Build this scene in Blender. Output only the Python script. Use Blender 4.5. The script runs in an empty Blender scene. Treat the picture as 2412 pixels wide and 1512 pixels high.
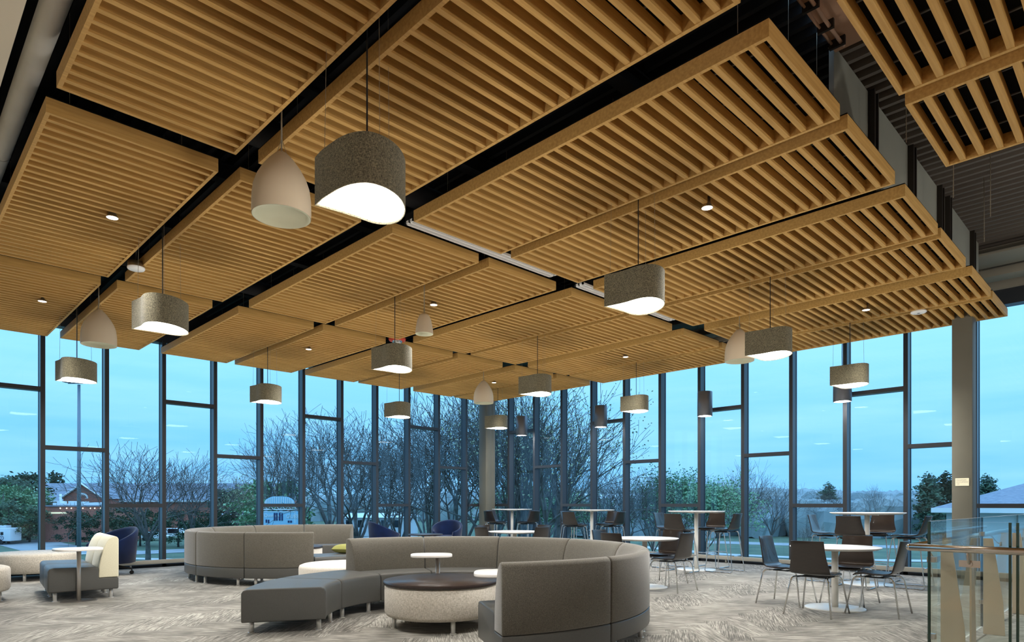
import bpy, math, random
from mathutils import Vector, Matrix
random.seed(7)
S = bpy.context.scene
COL = S.collection
PI = math.pi

# ---------------------------------------------------------------- camera
FOC = 1525.0; W_PX = 2412.0; H_PX = 1512.0; CXP = 1206.0; YH = 1187.0; EYE = 1.25
TH = math.radians(45.36)
FX, FY = math.cos(TH), math.sin(TH)      # horizontal view direction
RX, RY = math.sin(TH), -math.cos(TH)     # picture right
RROT = TH - PI / 2
cam_d = bpy.data.cameras.new('camera'); cam = bpy.data.objects.new('camera', cam_d); COL.objects.link(cam)
cam.location = (0, 0, EYE)
cam.rotation_euler = (PI / 2, 0, RROT)
cam_d.sensor_fit = 'HORIZONTAL'; cam_d.sensor_width = 36.0
cam_d.lens = FOC / W_PX * 36.0
cam_d.shift_y = (YH - H_PX / 2) / W_PX
cam_d.clip_start = 0.05; cam_d.clip_end = 3000
S.camera = cam

# ---------------------------------------------------------------- view, world
S.view_settings.view_transform = 'Standard'; S.view_settings.look = 'None'
S.view_settings.gamma = 1; S.view_settings.use_curve_mapping = False
S.view_settings.exposure = 0.15
try:
    S.cycles.use_denoising = True
    S.cycles.transparent_max_bounces = 24
    S.cycles.max_bounces = 8; S.cycles.diffuse_bounces = 4
    S.cycles.sample_clamp_indirect = 6
except Exception:
    pass

SKY = 1.55       # sky strength
LAMP = 2.65       # strength of all the room's lamps and the added fill lights
wd = bpy.data.worlds.new('dusk_sky'); S.world = wd; wd.use_nodes = True
nt = wd.node_tree; nt.nodes.clear()
def wn(t, **k):
    n = nt.nodes.new(t)
    for a, b in k.items(): setattr(n, a, b)
    return n
o_ = wn('ShaderNodeOutputWorld'); bg = wn('ShaderNodeBackground'); tc = wn('ShaderNodeTexCoord')
sep = wn('ShaderNodeSeparateXYZ'); rmp = wn('ShaderNodeValToRGB')
mp = wn('ShaderNodeMapping'); nz = wn('ShaderNodeTexNoise'); mx = wn('ShaderNodeMix', data_type='RGBA'); rm2 = wn('ShaderNodeValToRGB')
nt.links.new(tc.outputs['Generated'], sep.inputs[0]); nt.links.new(sep.outputs['Z'], rmp.inputs[0])
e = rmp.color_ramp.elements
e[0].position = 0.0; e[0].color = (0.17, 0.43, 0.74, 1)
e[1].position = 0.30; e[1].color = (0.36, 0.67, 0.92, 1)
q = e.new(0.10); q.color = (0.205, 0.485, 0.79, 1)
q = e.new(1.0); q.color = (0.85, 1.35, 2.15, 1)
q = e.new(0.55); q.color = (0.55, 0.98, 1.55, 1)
mp.inputs['Scale'].default_value = (3.0, 3.0, 26.0)
nt.links.new(tc.outputs['Generated'], mp.inputs[0]); nt.links.new(mp.outputs[0], nz.inputs['Vector'])
nz.inputs['Scale'].default_value = 1.3; nz.inputs['Detail'].default_value = 4
nt.links.new(nz.outputs['Fac'], rm2.inputs[0])
rm2.color_ramp.elements[0].position = 0.35; rm2.color_ramp.elements[0].color = (0, 0, 0, 1)
rm2.color_ramp.elements[1].position = 0.75; rm2.color_ramp.elements[1].color = (0.32, 0.32, 0.32, 1)
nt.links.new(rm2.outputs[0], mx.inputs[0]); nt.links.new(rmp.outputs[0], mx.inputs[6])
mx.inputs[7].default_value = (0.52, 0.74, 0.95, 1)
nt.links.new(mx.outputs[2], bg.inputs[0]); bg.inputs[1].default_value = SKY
nt.links.new(bg.outputs[0], o_.inputs[0])

# ---------------------------------------------------------------- helpers
def LD(l, d): return (d * FX + l * RX, d * FY + l * RY)
def at(px, py, D):
    l = (px - CXP) / FOC * D
    x, y = LD(l, D); return (x, y, EYE + (YH - py) / FOC * D)

class MB:
    def __init__(s): s.v = []; s.f = []; s.m = []; s.sm = []
    def add(s, vs, fs, mi=0, smooth=False):
        o = len(s.v); s.v += [tuple(p) for p in vs]
        for f in fs: s.f.append(tuple(i + o for i in f)); s.m.append(mi); s.sm.append(smooth)
    def box(s, a, b, mi=0):
        x0, y0, z0 = a; x1, y1, z1 = b
        s.add([(x0,y0,z0),(x1,y0,z0),(x1,y1,z0),(x0,y1,z0),(x0,y0,z1),(x1,y0,z1),(x1,y1,z1),(x0,y1,z1)],
              [(0,3,2,1),(4,5,6,7),(0,1,5,4),(1,2,6,5),(2,3,7,6),(3,0,4,7)], mi)
        return s
    def tube(s, pts, r, n=8, mi=0, smooth=True, caps=True, closed=False):
        P = [Vector(p) for p in pts]; rr = r if isinstance(r, (list, tuple)) else [r] * len(P)
        vs = []; fs = []; N = len(P)
        t0 = (P[1] - P[0]).normalized()
        up = Vector((0, 0, 1)) if abs(t0.z) < 0.9 else Vector((1, 0, 0))
        u = t0.cross(up).normalized()
        for i in range(N):
            if closed: t = (P[(i+1) % N] - P[i-1]).normalized()
            elif i == 0: t = (P[1] - P[0]).normalized()
            elif i == N-1: t = (P[-1] - P[-2]).normalized()
            else: t = ((P[i+1] - P[i]).normalized() + (P[i] - P[i-1]).normalized()).normalized()
            u = (u - t * u.dot(t)).normalized(); w = t.cross(u)
            for k in range(n):
                a = 2 * PI * k / n; vs.append(P[i] + (u * math.cos(a) + w * math.sin(a)) * rr[i])
        M = N if closed else N - 1
        for i in range(M):
            for k in range(n):
                a = i*n+k; b = i*n+(k+1) % n; j = (i+1) % N
                fs.append((a, b, j*n+(k+1) % n, j*n+k))
        s.add(vs, fs, mi, smooth)
        if caps and not closed:
            s.add([], []); o = len(s.v) - N*n
            s.f.append(tuple(o + k for k in reversed(range(n)))); s.m.append(mi); s.sm.append(False)
            s.f.append(tuple(o + (N-1)*n + k for k in range(n))); s.m.append(mi); s.sm.append(False)
        return s
    def lathe(s, prof, n=32, c=(0,0,0), mi=0, smooth=True, cap=True):
        vs = []; fs = []; N = len(prof)
        for r, z in prof:
            for k in range(n):
                a = 2*PI*k/n; vs.append((c[0]+r*math.cos(a), c[1]+r*math.sin(a), c[2]+z))
        for i in range(N-1):
            for k in range(n):
                fs.append((i*n+k, i*n+(k+1) % n, (i+1)*n+(k+1) % n, (i+1)*n+k))
        s.add(vs, fs, mi, smooth)
        if cap:
            o = len(s.v) - N*n
            if prof[0][0] > 1e-5: s.f.append(tuple(o+k for k in reversed(range(n)))); s.m.append(mi); s.sm.append(False)
            if prof[-1][0] > 1e-5: s.f.append(tuple(o+(N-1)*n+k for k in range(n))); s.m.append(mi); s.sm.append(False)
        return s
    def sweep(s, prof, frames, mi=0, smooth=False):
        """closed profile [(r,z)] carried along frames [(origin, outward)], ends capped"""
        n = len(prof); N = len(frames); vs = []; fs = []
        for (ox, oy), (ux, uy) in frames:
            for r, z in prof: vs.append((ox+ux*r, oy+uy*r, z))
        for i in range(N-1):
            for k in range(n):
                fs.append((i*n+k, i*n+(k+1) % n, (i+1)*n+(k+1) % n, (i+1)*n+k))
        fs.append(tuple(range(n-1, -1, -1))); fs.append(tuple((N-1)*n+k for k in range(n)))
        s.add(vs, fs, mi, smooth); return s
    def prism(s, poly, z0, z1, mi=0, smooth_side=False):
        n = len(poly)
        vs = [(x, y, z0) for x, y in poly] + [(x, y, z1) for x, y in poly]
        s.add(vs, [tuple(range(n-1, -1, -1)), tuple(range(n, 2*n))], mi)
        o = len(s.v) - 2*n
        for k in range(n):
            s.f.append((o+k, o+(k+1) % n, o+n+(k+1) % n, o+n+k)); s.m.append(mi); s.sm.append(smooth_side)
        return s
    def mesh(s, name, mats):
        me = bpy.data.meshes.new(name); me.from_pydata(s.v, [], s.f)
        for m in (mats if isinstance(mats, (list, tuple)) else [mats]): me.materials.append(m)
        me.polygons.foreach_set('material_index', s.m); me.polygons.foreach_set('use_smooth', s.sm)
        me.validate(); me.update(); return me
    def obj(s, name, mats, parent=None, loc=(0,0,0), bevel=0, seg=2, fix=False):
        me = s.mesh(name, mats); o = bpy.data.objects.new(name, me); COL.objects.link(o)
        if fix:
            import bmesh
            b = bmesh.new(); b.from_mesh(me); bmesh.ops.recalc_face_normals(b, faces=b.faces); b.to_mesh(me); b.free()
        if parent: o.parent = parent
        o.location = loc
        if bevel:
            m = o.modifiers.new('bevel', 'BEVEL'); m.width = bevel; m.segments = seg; m.limit_method = 'ANGLE'; m.angle_limit = math.radians(40)
            m.harden_normals = False
            me.polygons.foreach_set('use_smooth', [True]*len(me.polygons))
        return o

def tag(o, label, cat, group=None, kind=None):
    o['label'] = label; o['category'] = cat
    if group: o['group'] = group
    if kind: o['kind'] = kind
    return o
def thing(name, label, cat, loc=(0,0,0), rz=0, group=None):
    o = bpy.data.objects.new(name, None); COL.objects.link(o); o.location = loc; o.rotation_euler = (0,0,rz)
    o.empty_display_size = .1
    return tag(o, label, cat, group)
def struct(o): o['kind'] = 'structure'; return o
def kids(o): return [c for c in bpy.data.objects if c.parent == o]
def dup(root, loc, rz, label, group=None, scale=None):
    r = root.copy(); COL.objects.link(r); r.location = loc; r.rotation_euler = (0,0,rz)
    if scale: r.scale = scale
    r['label'] = label
    if group: r['group'] = group
    for ch in PROTO_KIDS[root.name]:
        c = ch.copy(); COL.objects.link(c); c.parent = r
        for g in PROTO_SUB.get(ch.name, []):
            d = g.copy(); COL.objects.link(d); d.parent = c
    return r
PROTO_KIDS = {}; PROTO_SUB = {}
def register(root):
    PROTO_KIDS[root.name] = kids(root)
    for c in PROTO_KIDS[root.name]:
        k = kids(c)
        if k: PROTO_SUB[c.name] = k
    return root

# ---------------------------------------------------------------- materials
def mat(name, col, rough=0.5, metal=0.0, spec=0.5, sheen=0, coat=0, emit=None, es=0, trans=0):
    m = bpy.data.materials.new(name); m.use_nodes = True
    b = m.node_tree.nodes['Principled BSDF']
    b.inputs['Base Color'].default_value = (*col, 1); b.inputs['Roughness'].default_value = rough
    b.inputs['Metallic'].default_value = metal; b.inputs['Specular IOR Level'].default_value = spec
    b.inputs['Sheen Weight'].default_value = sheen; b.inputs['Coat Weight'].default_value = coat
    if emit: b.inputs['Emission Color'].default_value = (*emit, 1); b.inputs['Emission Strength'].default_value = es
    return m
def noisy(m, c1, c2, scale=(1,1,1), s=5, detail=3, lo=.3, hi=.7, bump=0, coords='Object', dist=0.01):
    t = m.node_tree; N = t.nodes.new; b = t.nodes['Principled BSDF']
    c = N('ShaderNodeTexCoord'); mp = N('ShaderNodeMapping'); nz = N('ShaderNodeTexNoise'); r = N('ShaderNodeValToRGB')
    mp.inputs['Scale'].default_value = scale; nz.inputs['Scale'].default_value = s; nz.inputs['Detail'].default_value = detail
    t.links.new(c.outputs[coords], mp.inputs[0]); t.links.new(mp.outputs[0], nz.inputs['Vector']); t.links.new(nz.outputs['Fac'], r.inputs[0])
    r.color_ramp.elements[0].position = lo; r.color_ramp.elements[0].color = (*c1, 1)
    r.color_ramp.elements[1].position = hi; r.color_ramp.elements[1].color = (*c2, 1)
    t.links.new(r.outputs[0], b.inputs['Base Color'])
    if bump:
        bp = N('ShaderNodeBump'); bp.inputs['Strength'].default_value = bump; bp.inputs['Distance'].default_value = dist
        t.links.new(nz.outputs['Fac'], bp.inputs['Height']); t.links.new(bp.outputs[0], b.inputs['Normal'])
    return m
def weave(name, c1, c2, s=90, rough=.9, stretch=(1,1,1), glow=None):
    """two crossed stretched noises, like a slubby woven cloth"""
    m = mat(name, c1, rough, spec=.2, sheen=.15); t = m.node_tree; N = t.nodes.new; b = t.nodes['Principled BSDF']
    c = N('ShaderNodeTexCoord'); outs = []
    for sc in ((1, 1, 7), (7, 7, 1)):
        mp = N('ShaderNodeMapping'); mp.inputs['Scale'].default_value = sc; nz = N('ShaderNodeTexNoise'); nz.inputs['Scale'].default_value = s; nz.inputs['Detail'].default_value = 2
        t.links.new(c.outputs['Object'], mp.inputs[0]); t.links.new(mp.outputs[0], nz.inputs['Vector']); outs.append(nz.outputs['Fac'])
    a = N('ShaderNodeMath'); a.operation = 'ADD'; t.links.new(outs[0], a.inputs[0]); t.links.new(outs[1], a.inputs[1])
    r = N('ShaderNodeValToRGB'); hv = N('ShaderNodeMath'); hv.operation = 'MULTIPLY'; hv.inputs[1].default_value = .5
    t.links.new(a.outputs[0], hv.inputs[0]); t.links.new(hv.outputs[0], r.inputs[0])
    r.color_ramp.elements[0].position = .40; r.color_ramp.elements[0].color = (*c1, 1)
    r.color_ramp.elements[1].position = .62; r.color_ramp.elements[1].color = (*c2, 1)
    t.links.new(r.outputs[0], b.inputs['Base Color'])
    bp = N('ShaderNodeBump'); bp.inputs['Strength'].default_value = .25; bp.inputs['Distance'].default_value = .002
    t.links.new(hv.outputs[0], bp.inputs['Height']); t.links.new(bp.outputs[0], b.inputs['Normal'])
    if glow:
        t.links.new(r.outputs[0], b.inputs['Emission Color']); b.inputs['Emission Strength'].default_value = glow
    return m
def glass(name, tint, edge=None, base=.045):
    m = bpy.data.materials.new(name); m.use_nodes = True; t = m.node_tree; t.nodes.clear(); N = t.nodes.new
    o = N('ShaderNodeOutputMaterial'); mix = N('ShaderNodeMixShader'); tr = N('ShaderNodeBsdfTransparent'); gl = N('ShaderNodeBsdfGlossy')
    lw = N('ShaderNodeLayerWeight'); lw.inputs[0].default_value = .5; pw = N('ShaderNodeMath'); pw.operation = 'POWER'; pw.inputs[1].default_value = 5
    ma = N('ShaderNodeMath'); ma.operation = 'MULTIPLY_ADD'; ma.inputs[1].default_value = .7; ma.inputs[2].default_value = base
    tr.inputs[0].default_value = (*tint, 1); gl.inputs['Roughness'].default_value = 0.0; gl.inputs['Color'].default_value = (.95, .97, 1, 1)
    t.links.new(lw.outputs['Facing'], pw.inputs[0]); t.links.new(pw.outputs[0], ma.inputs[0]); t.links.new(ma.outputs[0], mix.inputs[0])
    t.links.new(tr.outputs[0], mix.inputs[1]); t.links.new(gl.outputs[0], mix.inputs[2]); t.links.new(mix.outputs[0], o.inputs[0])
    return m
def sRGB(r, g, b):
    f = lambda c: (c/255/12.92) if c/255 <= .04045 else ((c/255+.055)/1.055)**2.4
    return (f(r), f(g), f(b))

WOOD = noisy(mat('maple_veneer', (.5,.3,.12), .55, spec=.3), sRGB(184,142,78), sRGB(210,167,100), scale=(.6, 14, 14), s=3, detail=5)
BLACKFELT = mat('black_felt', (.006,.006,.006), .95, spec=.1)
BARGREY = mat('grey_suspension_bar', (.12,.12,.11), .5, .3)
DECKBLACK = mat('black_painted_deck', (.010,.0105,.013), .8)
DECKGREY = mat('grey_painted_deck', sRGB(104,96,88), .7)
FRAME = mat('dark_bronze_aluminium', (.050,.055,.062), .32, .45)
SILLM = mat('sill_tube_aluminium', (.30,.29,.25), .45, .15)
CURB = mat('black_curb', (.012,.012,.014), .6)
GLASSW = glass('window_glass', (.83,.945,.99), base=.018)
GREENG = glass('balustrade_glass', (.955,.985,.97), base=.025)
GREENEDGE = mat('green_glass_edge', (.004,.035,.022), .15, 0, .8)
GREIGE = noisy(mat('greige_paint', sRGB(150,144,126), .6), sRGB(98,96,85), sRGB(105,103,92), s=1.5)
BEIGE = noisy(mat('beige_paint', sRGB(196,180,150), .7), sRGB(222,210,186), sRGB(228,216,192), s=.8)
WHITEP = mat('white_paint', (.72,.70,.66), .7)
BROWNP = mat('brown_soffit_paint', sRGB(196,156,126), .7)
BULKG = noisy(mat('grey_bulkhead_panel', sRGB(140,140,128), .7), sRGB(132,132,122), sRGB(146,146,134), s=1.2)
DARKCH = mat('dark_channel', (.035,.028,.022), .6, .3)
DUCTM = noisy(mat('painted_duct', sRGB(176,170,156), .5), sRGB(214,208,196), sRGB(226,222,212), s=3)
STEELB = mat('painted_steel_beam', sRGB(140,134,120), .55)
LEATHER = noisy(mat('taupe_vinyl', sRGB(96,92,82), .42, spec=.45, coat=.05), sRGB(72,72,70), sRGB(82,82,79), s=200, bump=.05, dist=.001)
FABRIC = noisy(mat('heather_brown_cloth', sRGB(112,104,86), .95, spec=.15, sheen=.3), sRGB(66,63,57), sRGB(108,104,94), s=260, detail=3, lo=.35, hi=.65, bump=.15, dist=.001)
CREAM = noisy(mat('cream_cloth', sRGB(214,208,180), .85, spec=.2, sheen=.2), sRGB(206,200,172), sRGB(222,217,192), s=120)
OATMEAL = weave('oatmeal_weave', sRGB(160,153,140), sRGB(208,202,190), s=42)
WHITECL = weave('off_white_weave', sRGB(206,198,184), sRGB(228,222,212), s=42)
CHROME = mat('chrome', (.75,.75,.74), .12, 1)
STEEL = mat('brushed_steel', (.55,.53,.50), .35, .9)
ESPRESSO = noisy(mat('espresso_ply', (.022,.014,.010), .30, spec=.6, coat=.25), sRGB(26,22,20), sRGB(38,31,27), scale=(1,1,14), s=12)
SEATPAD = mat('black_seat_pad', (.016,.016,.020), .38, spec=.5)
WHITETOP = mat('white_laminate', (.83,.80,.76), .28, spec=.5, coat=.2)
WHITEMET = mat('white_powdercoat', (.74,.72,.66), .3, spec=.5, coat=.3)
DARKTOP = noisy(mat('dark_wood_laminate', (.03,.02,.015), .36, spec=.5, coat=.1), sRGB(44,36,34), sRGB(52,43,40), scale=(1,10,1), s=6)
NAVY = noisy(mat('navy_velvet', (.008,.012,.045), .7, spec=.3, sheen=.15), sRGB(2,14,44), sRGB(6,26,62), s=6, detail=5)
LEGM = mat('satin_chrome_leg', (.80,.80,.78), .30, .65)
BLACKPL = mat('black_plastic', (.012,.012,.012), .4)
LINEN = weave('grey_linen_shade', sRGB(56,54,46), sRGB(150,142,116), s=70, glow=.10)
DIFF = mat('glowing_diffuser', (1,1,1), .5, emit=(1,.97,.90), es=2.2*LAMP)
BELLM = mat('matte_ivory_shell', sRGB(214,198,172), .55, spec=.3)
BELLIN = mat('ivory_inner_shell', sRGB(206,204,176), .7)
WIRE = mat('black_cord', (.01,.01,.01), .5)
THINW = mat('thin_steel_wire', (.35,.30,.22), .4, .6)
GREYCYL = mat('grey_aluminium_cylinder', (.16,.165,.18), .32, .6)
SPOTE = mat('spot_lens', (1,1,1), .4, emit=(1,.95,.86), es=3.5*LAMP)
DISCE = mat('downlight_disc', (1,1,1), .4, emit=(1,.94,.82), es=1.6*LAMP)
WHITEPL = mat('white_plastic', (.90,.88,.84), .4)
BRASSY = mat('warm_metal_can', (.45,.34,.20), .35, .8)
RED = mat('red_plastic', (.55,.05,.02), .4)
LIMEP = mat('lime_cushion_cloth', sRGB(150,150,88), .9)
RAILM = mat('satin_stainless_rail', (.66,.60,.53), .22, 1)
FINM = mat('satin_stainless_fin', (.62,.52,.40), .35, .6)
SIGNM = mat('sign_plate', sRGB(226,220,192), .5)
SIGNT = mat('sign_lettering', sRGB(150,144,128), .6)

# carpet: herringbone planks of streaky loop pile
def carpet():
    m = mat('streaked_carpet_plank', (.3,.28,.25), .95, spec=.1, sheen=.1); t = m.node_tree; N = t.nodes.new; L = t.links.new; b = t.nodes['Principled BSDF']
    def M(op, a, bb=None, c=None):
        n = N('ShaderNodeMath'); n.operation = op
        for i, v in enumerate((a, bb, c)):
            if v is None: continue
            if isinstance(v, (int, float)): n.inputs[i].default_value = v
            else: L(v, n.inputs[i])
        return n.outputs[0]
    tc = N('ShaderNodeTexCoord'); mp = N('ShaderNodeMapping'); mp.inputs['Rotation'].default_value = (0, 0, math.radians(47))
    L(tc.outputs['Object'], mp.inputs[0]); sp = N('ShaderNodeSeparateXYZ'); L(mp.outputs[0], sp.inputs[0]); x, y = sp.outputs[0], sp.outputs[1]
    w = .25; n_ = 4
    i = M('FLOOR', M('DIVIDE', x, w)); j = M('FLOOR', M('DIVIDE', y, w))
    k = M('FLOORED_MODULO', M('SUBTRACT', i, j), 2*n_)
    hor = M('LESS_THAN', k, n_ - .5); ver = M('SUBTRACT', 1.0, hor)
    idx = M('SUBTRACT', i, M('MULTIPLY', k, hor)); idy = M('ADD', j, M('MULTIPLY', M('SUBTRACT', k, n_), ver))
    cid = N('ShaderNodeCombineXYZ'); L(idx, cid.inputs[0]); L(idy, cid.inputs[1]); L(hor, cid.inputs[2])
    wnz = N('ShaderNodeTexWhiteNoise'); L(cid.outputs[0], wnz.inputs['Vector'])
    # along / across plank
    al = M('ADD', M('MULTIPLY', x, hor), M('MULTIPLY', y, ver)); ac = M('ADD', M('MULTIPLY', y, hor), M('MULTIPLY', x, ver))
    # slightly slanted streaks, different per plank
    sl = M('MULTIPLY', M('SUBTRACT', wnz.outputs['Value'], .5), .55)
    ac2 = M('ADD', ac, M('MULTIPLY', al, sl))
    cv = N('ShaderNodeCombineXYZ'); L(M('MULTIPLY', al, 4.5), cv.inputs[0]); L(M('MULTIPLY', ac2, 80.0), cv.inputs[1]); L(M('MULTIPLY', wnz.outputs['Value'], 40.0), cv.inputs[2])
    nz = N('ShaderNodeTexNoise'); nz.inputs['Scale'].default_value = 1.0; nz.inputs['Detail'].default_value = 4; nz.inputs['Roughness'].default_value = .65; L(cv.outputs[0], nz.inputs['Vector'])
    nz2 = N('ShaderNodeTexNoise'); nz2.inputs['Scale'].default_value = 1.6; nz2.inputs['Detail'].default_value = 2; L(tc.outputs['Object'], nz2.inputs['Vector'])
    v = M('ADD', nz.outputs['Fac'], M('MULTIPLY', M('SUBTRACT', wnz.outputs['Value'], .5), .07)); v = M('ADD', v, M('MULTIPLY', M('SUBTRACT', nz2.outputs['Fac'], .5), .20))
    r = N('ShaderNodeValToRGB'); L(v, r.inputs[0]); e = r.color_ramp.elements
    e[0].position = .36; e[0].color = (*sRGB(80,78,74), 1); e[1].position = .66; e[1].color = (*sRGB(174,170,161), 1)
    q = e.new(.5); q.color = (*sRGB(122,119,112), 1)
    L(r.outputs[0], b.inputs['Base Color'])
    bp = N('ShaderNodeBump'); bp.inputs['Strength'].default_value = .3; bp.inputs['Distance'].default_value = .004; L(nz.outputs['Fac'], bp.inputs['Height']); L(bp.outputs[0], b.inputs['Normal'])
    return m
CARPET = carpet()
WOODFL = noisy(mat('warm_wood_floor', (.4,.2,.08), .35), sRGB(176,118,62), sRGB(206,148,88), scale=(1,12,1), s=3)

# ---------------------------------------------------------------- structure
XR, YL = 12.97, 14.06
f = MB(); f.box((2.3,-7,-.35), (5.66,2.3,0)); f.box((2.3, 2.3-3.6+0,-.35),(2.3001,2.3001,-.34))
f = MB(); f.box((-3,2.0,-.35), (XR+.25,YL+.25,0)); f.box((2.3,-7,-.35),(XR+.25,2.0,0))
struct(f.obj('floor', CARPET))
f = MB(); f.box((-3,-7,-.35),(2.3,2.0,0.0)); struct(f.obj('floor_wood', WOODFL))
# hidden back walls of the atrium
w = MB(); w.box((-3.2,-7,0),(-3,YL+.25,5.3)); struct(w.obj('wall_back', WHITEP))
w = MB(); w.box((-3,-7.2,0),(XR+.3,-7,5.3)); struct(w.obj('wall_side', WHITEP))
w = MB(); w.box((XR,-7,0),(XR+.2,-1.79,5.3)); struct(w.obj('wall_right', WHITEP))
w = MB(); w.box((-3,YL,0),(-.86,YL+.2,5.3)); struct(w.obj('wall_left', WHITEP))
# header above the glazing
w = MB(); w.box((-.86,YL+.02,4.47),(XR+.2,YL+.24,4.72)); struct(w.obj('trim_1', FRAME))
w = MB(); w.box((XR+.02,-1.79,4.47),(XR+.24,YL+.02,4.72)); struct(w.obj('trim_2', FRAME))
w = MB(); w.box((-.86,YL-.05,4.72),(XR+.2,YL+.3,5.3)); struct(w.obj('wall_left_header', DECKBLACK))
w = MB(); w.box((XR-.05,-1.79,4.72),(XR+.3,YL,5.3)); struct(w.obj('wall_right_header', STEELB))

# corrugated decks: ribs run along y
def deck(name, x0, x1, y0, y1, z, m):
    b = MB(); p = .152; x = x0; pr = []
    while x < x1:
        pr += [(x, z), (x+.045, z), (x+.062, z+.07), (x+.135, z+.07)]; x += p
    pr.append((x, z)); n = len(pr)
    vs = [(a, y0, c) for a, c in pr] + [(a, y1, c) for a, c in pr]
    b.add(vs, [(k, n+k, n+k+1, k+1) for k in range(n-1)])
    b.box((x0, y0, z+.08), (x1, y1, z+.14))
    return struct(b.obj(name, m))
deck('ceiling_plenum', -3, XR+.3, 1.99, YL+.3, 5.12, DECKBLACK)
deck('ceiling', 5.66, XR+.3, -7, 1.99, 5.05, DECKGREY)
w = MB(); w.box((-3,-7,4.98),(5.66,1.93,5.1)); struct(w.obj('ceiling_soffit', BROWNP))
w = MB(); w.box((-3,-7,4.1),(.62,YL-1.2,5.0)); struct(w.obj('ceiling_bulkhead', BEIGE))
# bulkhead wall above the panel ends, made of butted boards with dark channels
bk = thing('wall_bulkhead', 'grey board bulkhead above the ends of the slatted panels', 'wall'); bk['kind'] = 'structure'; del bk['category']; del bk['label']
for a, b_ in ((5.66,6.54),(6.64,7.83),(7.94,9.07),(9.17,9.47),(9.56,10.9),(11.0,11.5)):
    m = MB().box((a,1.94,4.28),(b_-.01,1.98,5.05)); m.obj('board', BULKG, bk)
for a, b_ in ((6.54,6.64),(7.83,7.94),(9.07,9.17),(9.47,9.56),(10.9,11.0)):
    m = MB(); m.box((a,1.90,4.25),(b_,1.985,5.06)); m.box((a-.012,1.885,4.25),(a+.012,1.99,5.06)); m.box((b_-.012,1.885,4.25),(b_+.012,1.99,5.06)); m.obj('channel', DARKCH, bk)

# window walls -----------------------------------------------------------
HI, MI_, LO = 3.30, 2.265, 1.22
def window(n, side, a, b, tz, right_mull):
    """bay between mullion centres a<b on the left ('L', runs in x) or right ('R', runs in y) wall"""
    def bx(m, u0, u1, d0, d1, z0, z1):
        if side == 'L': m.box((u0, YL+d0, z0), (u1, YL+d1, z1))
        else: m.box((XR+d0, u0, z0), (XR+d1, u1, z1))
    fr = MB(); hw = .036
    bx(fr, a-hw, a+hw, 0, .17, 0.0, 4.5); bx(fr, a-hw-.006, a+hw+.006, .17, .20, 0.0, 4.5)
    if right_mull: bx(fr, b-hw, b+hw, 0, .17, 0.0, 4.5); bx(fr, b-hw-.006, b+hw+.006, .17, .20, 0, 4.5)
    bx(fr, a+hw, b-hw, 0, .17, tz-.036, tz+.036)
    bx(fr, a+hw, b-hw, .05, .2, 0.0, .07)
    o = fr.obj('window_%d' % n, FRAME); struct(o)
    for z0, z1 in ((.07, tz-.036), (tz+.036, 4.5)):
        g = MB(); bx(g, a+hw, b-hw, .16, .178, z0, z1)
        # keep only one skin of glass to the eye: a thin pane
        g.obj('glass_pane', GLASSW, o)
    return o
n = 1
for k in range(-3, 10):
    a = 2.155+.991*k; window(n, 'L', a, a+.991, (MI_, LO, HI)[k % 3], k == 9); n += 1
ys = [13.28-1.003*k for k in range(0, 15)]
for k in range(14):
    b_, a = ys[k], ys[k+1]; window(n, 'R', a, b_, (HI, MI_, LO)[k % 3], k == 0); n += 1
# corner column, corner infill
m = MB(); m.box((12.5,13.72,0),(12.72,14.02,5.1)); m.box((12.72,13.74,0),(12.88,14.02,5.1)); struct(m.obj('column_corner', GREIGE, bevel=.006))
m = MB(); m.box((12.10,YL,0),(12.14,YL+.2,4.5)); m.box((XR,13.30,0),(XR+.2,14.26,4.5)) if 0 else None
m = MB(); m.box((12.14,YL+.0,1.18),(13.17,YL+.17,1.255)); m.box((XR,13.31,1.18),(XR+.17,14.1,1.255)); m.box((XR,YL-.02,0),(XR+.2,YL+.2,4.6)); struct(m.obj('trim_3', FRAME))
g = MB(); g.box((12.10,YL+.16,.07),(13.0,YL+.178,4.5)); g.box((XR+.16,13.31,.07),(XR+.178,14.1,4.5)); struct(g.obj('window_corner_glass', GLASSW))
# free standing column with the sign
m = MB(); m.box((11.95,2.095,0),(12.22,2.36,5.1)); struct(m.obj('column', GREIGE, bevel=.005))
# low rails in front of the glass and curb
def rail_run(name, P0, P1, ax):
    m = MB()
    if ax == 'x': m.box((P0, YL-.13, .075), (P1, YL-.07, .155))
    else: m.box((XR-.13, P0, .07), (XR-.07, P1, .15))
    o = struct(m.obj(name, SILLM, bevel=.006)); u = P0+.35
    while u < P1:
        q = MB()
        if ax == 'x': q.tube([(u, YL-.10, 0), (u, YL-.10, .08)], .017, 10)
        else: q.tube([(XR-.10, u, 0), (XR-.10, u, .08)], .017, 10)
        q.obj('rail_post', SILLM, o); u += .991
rail_run('trim_4', -.8, 12.4, 'x'); rail_run('trim_5', -1.7, 13.6, 'y')
m = MB(); m.box((-.86,YL-.0,0),(XR,YL+.2,.055)); struct(m.obj('baseboard_left', CURB))
m = MB(); m.box((XR,-1.79,0),(XR+.2,YL+.2,.05)); struct(m.obj('baseboard_right', CURB))

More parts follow.
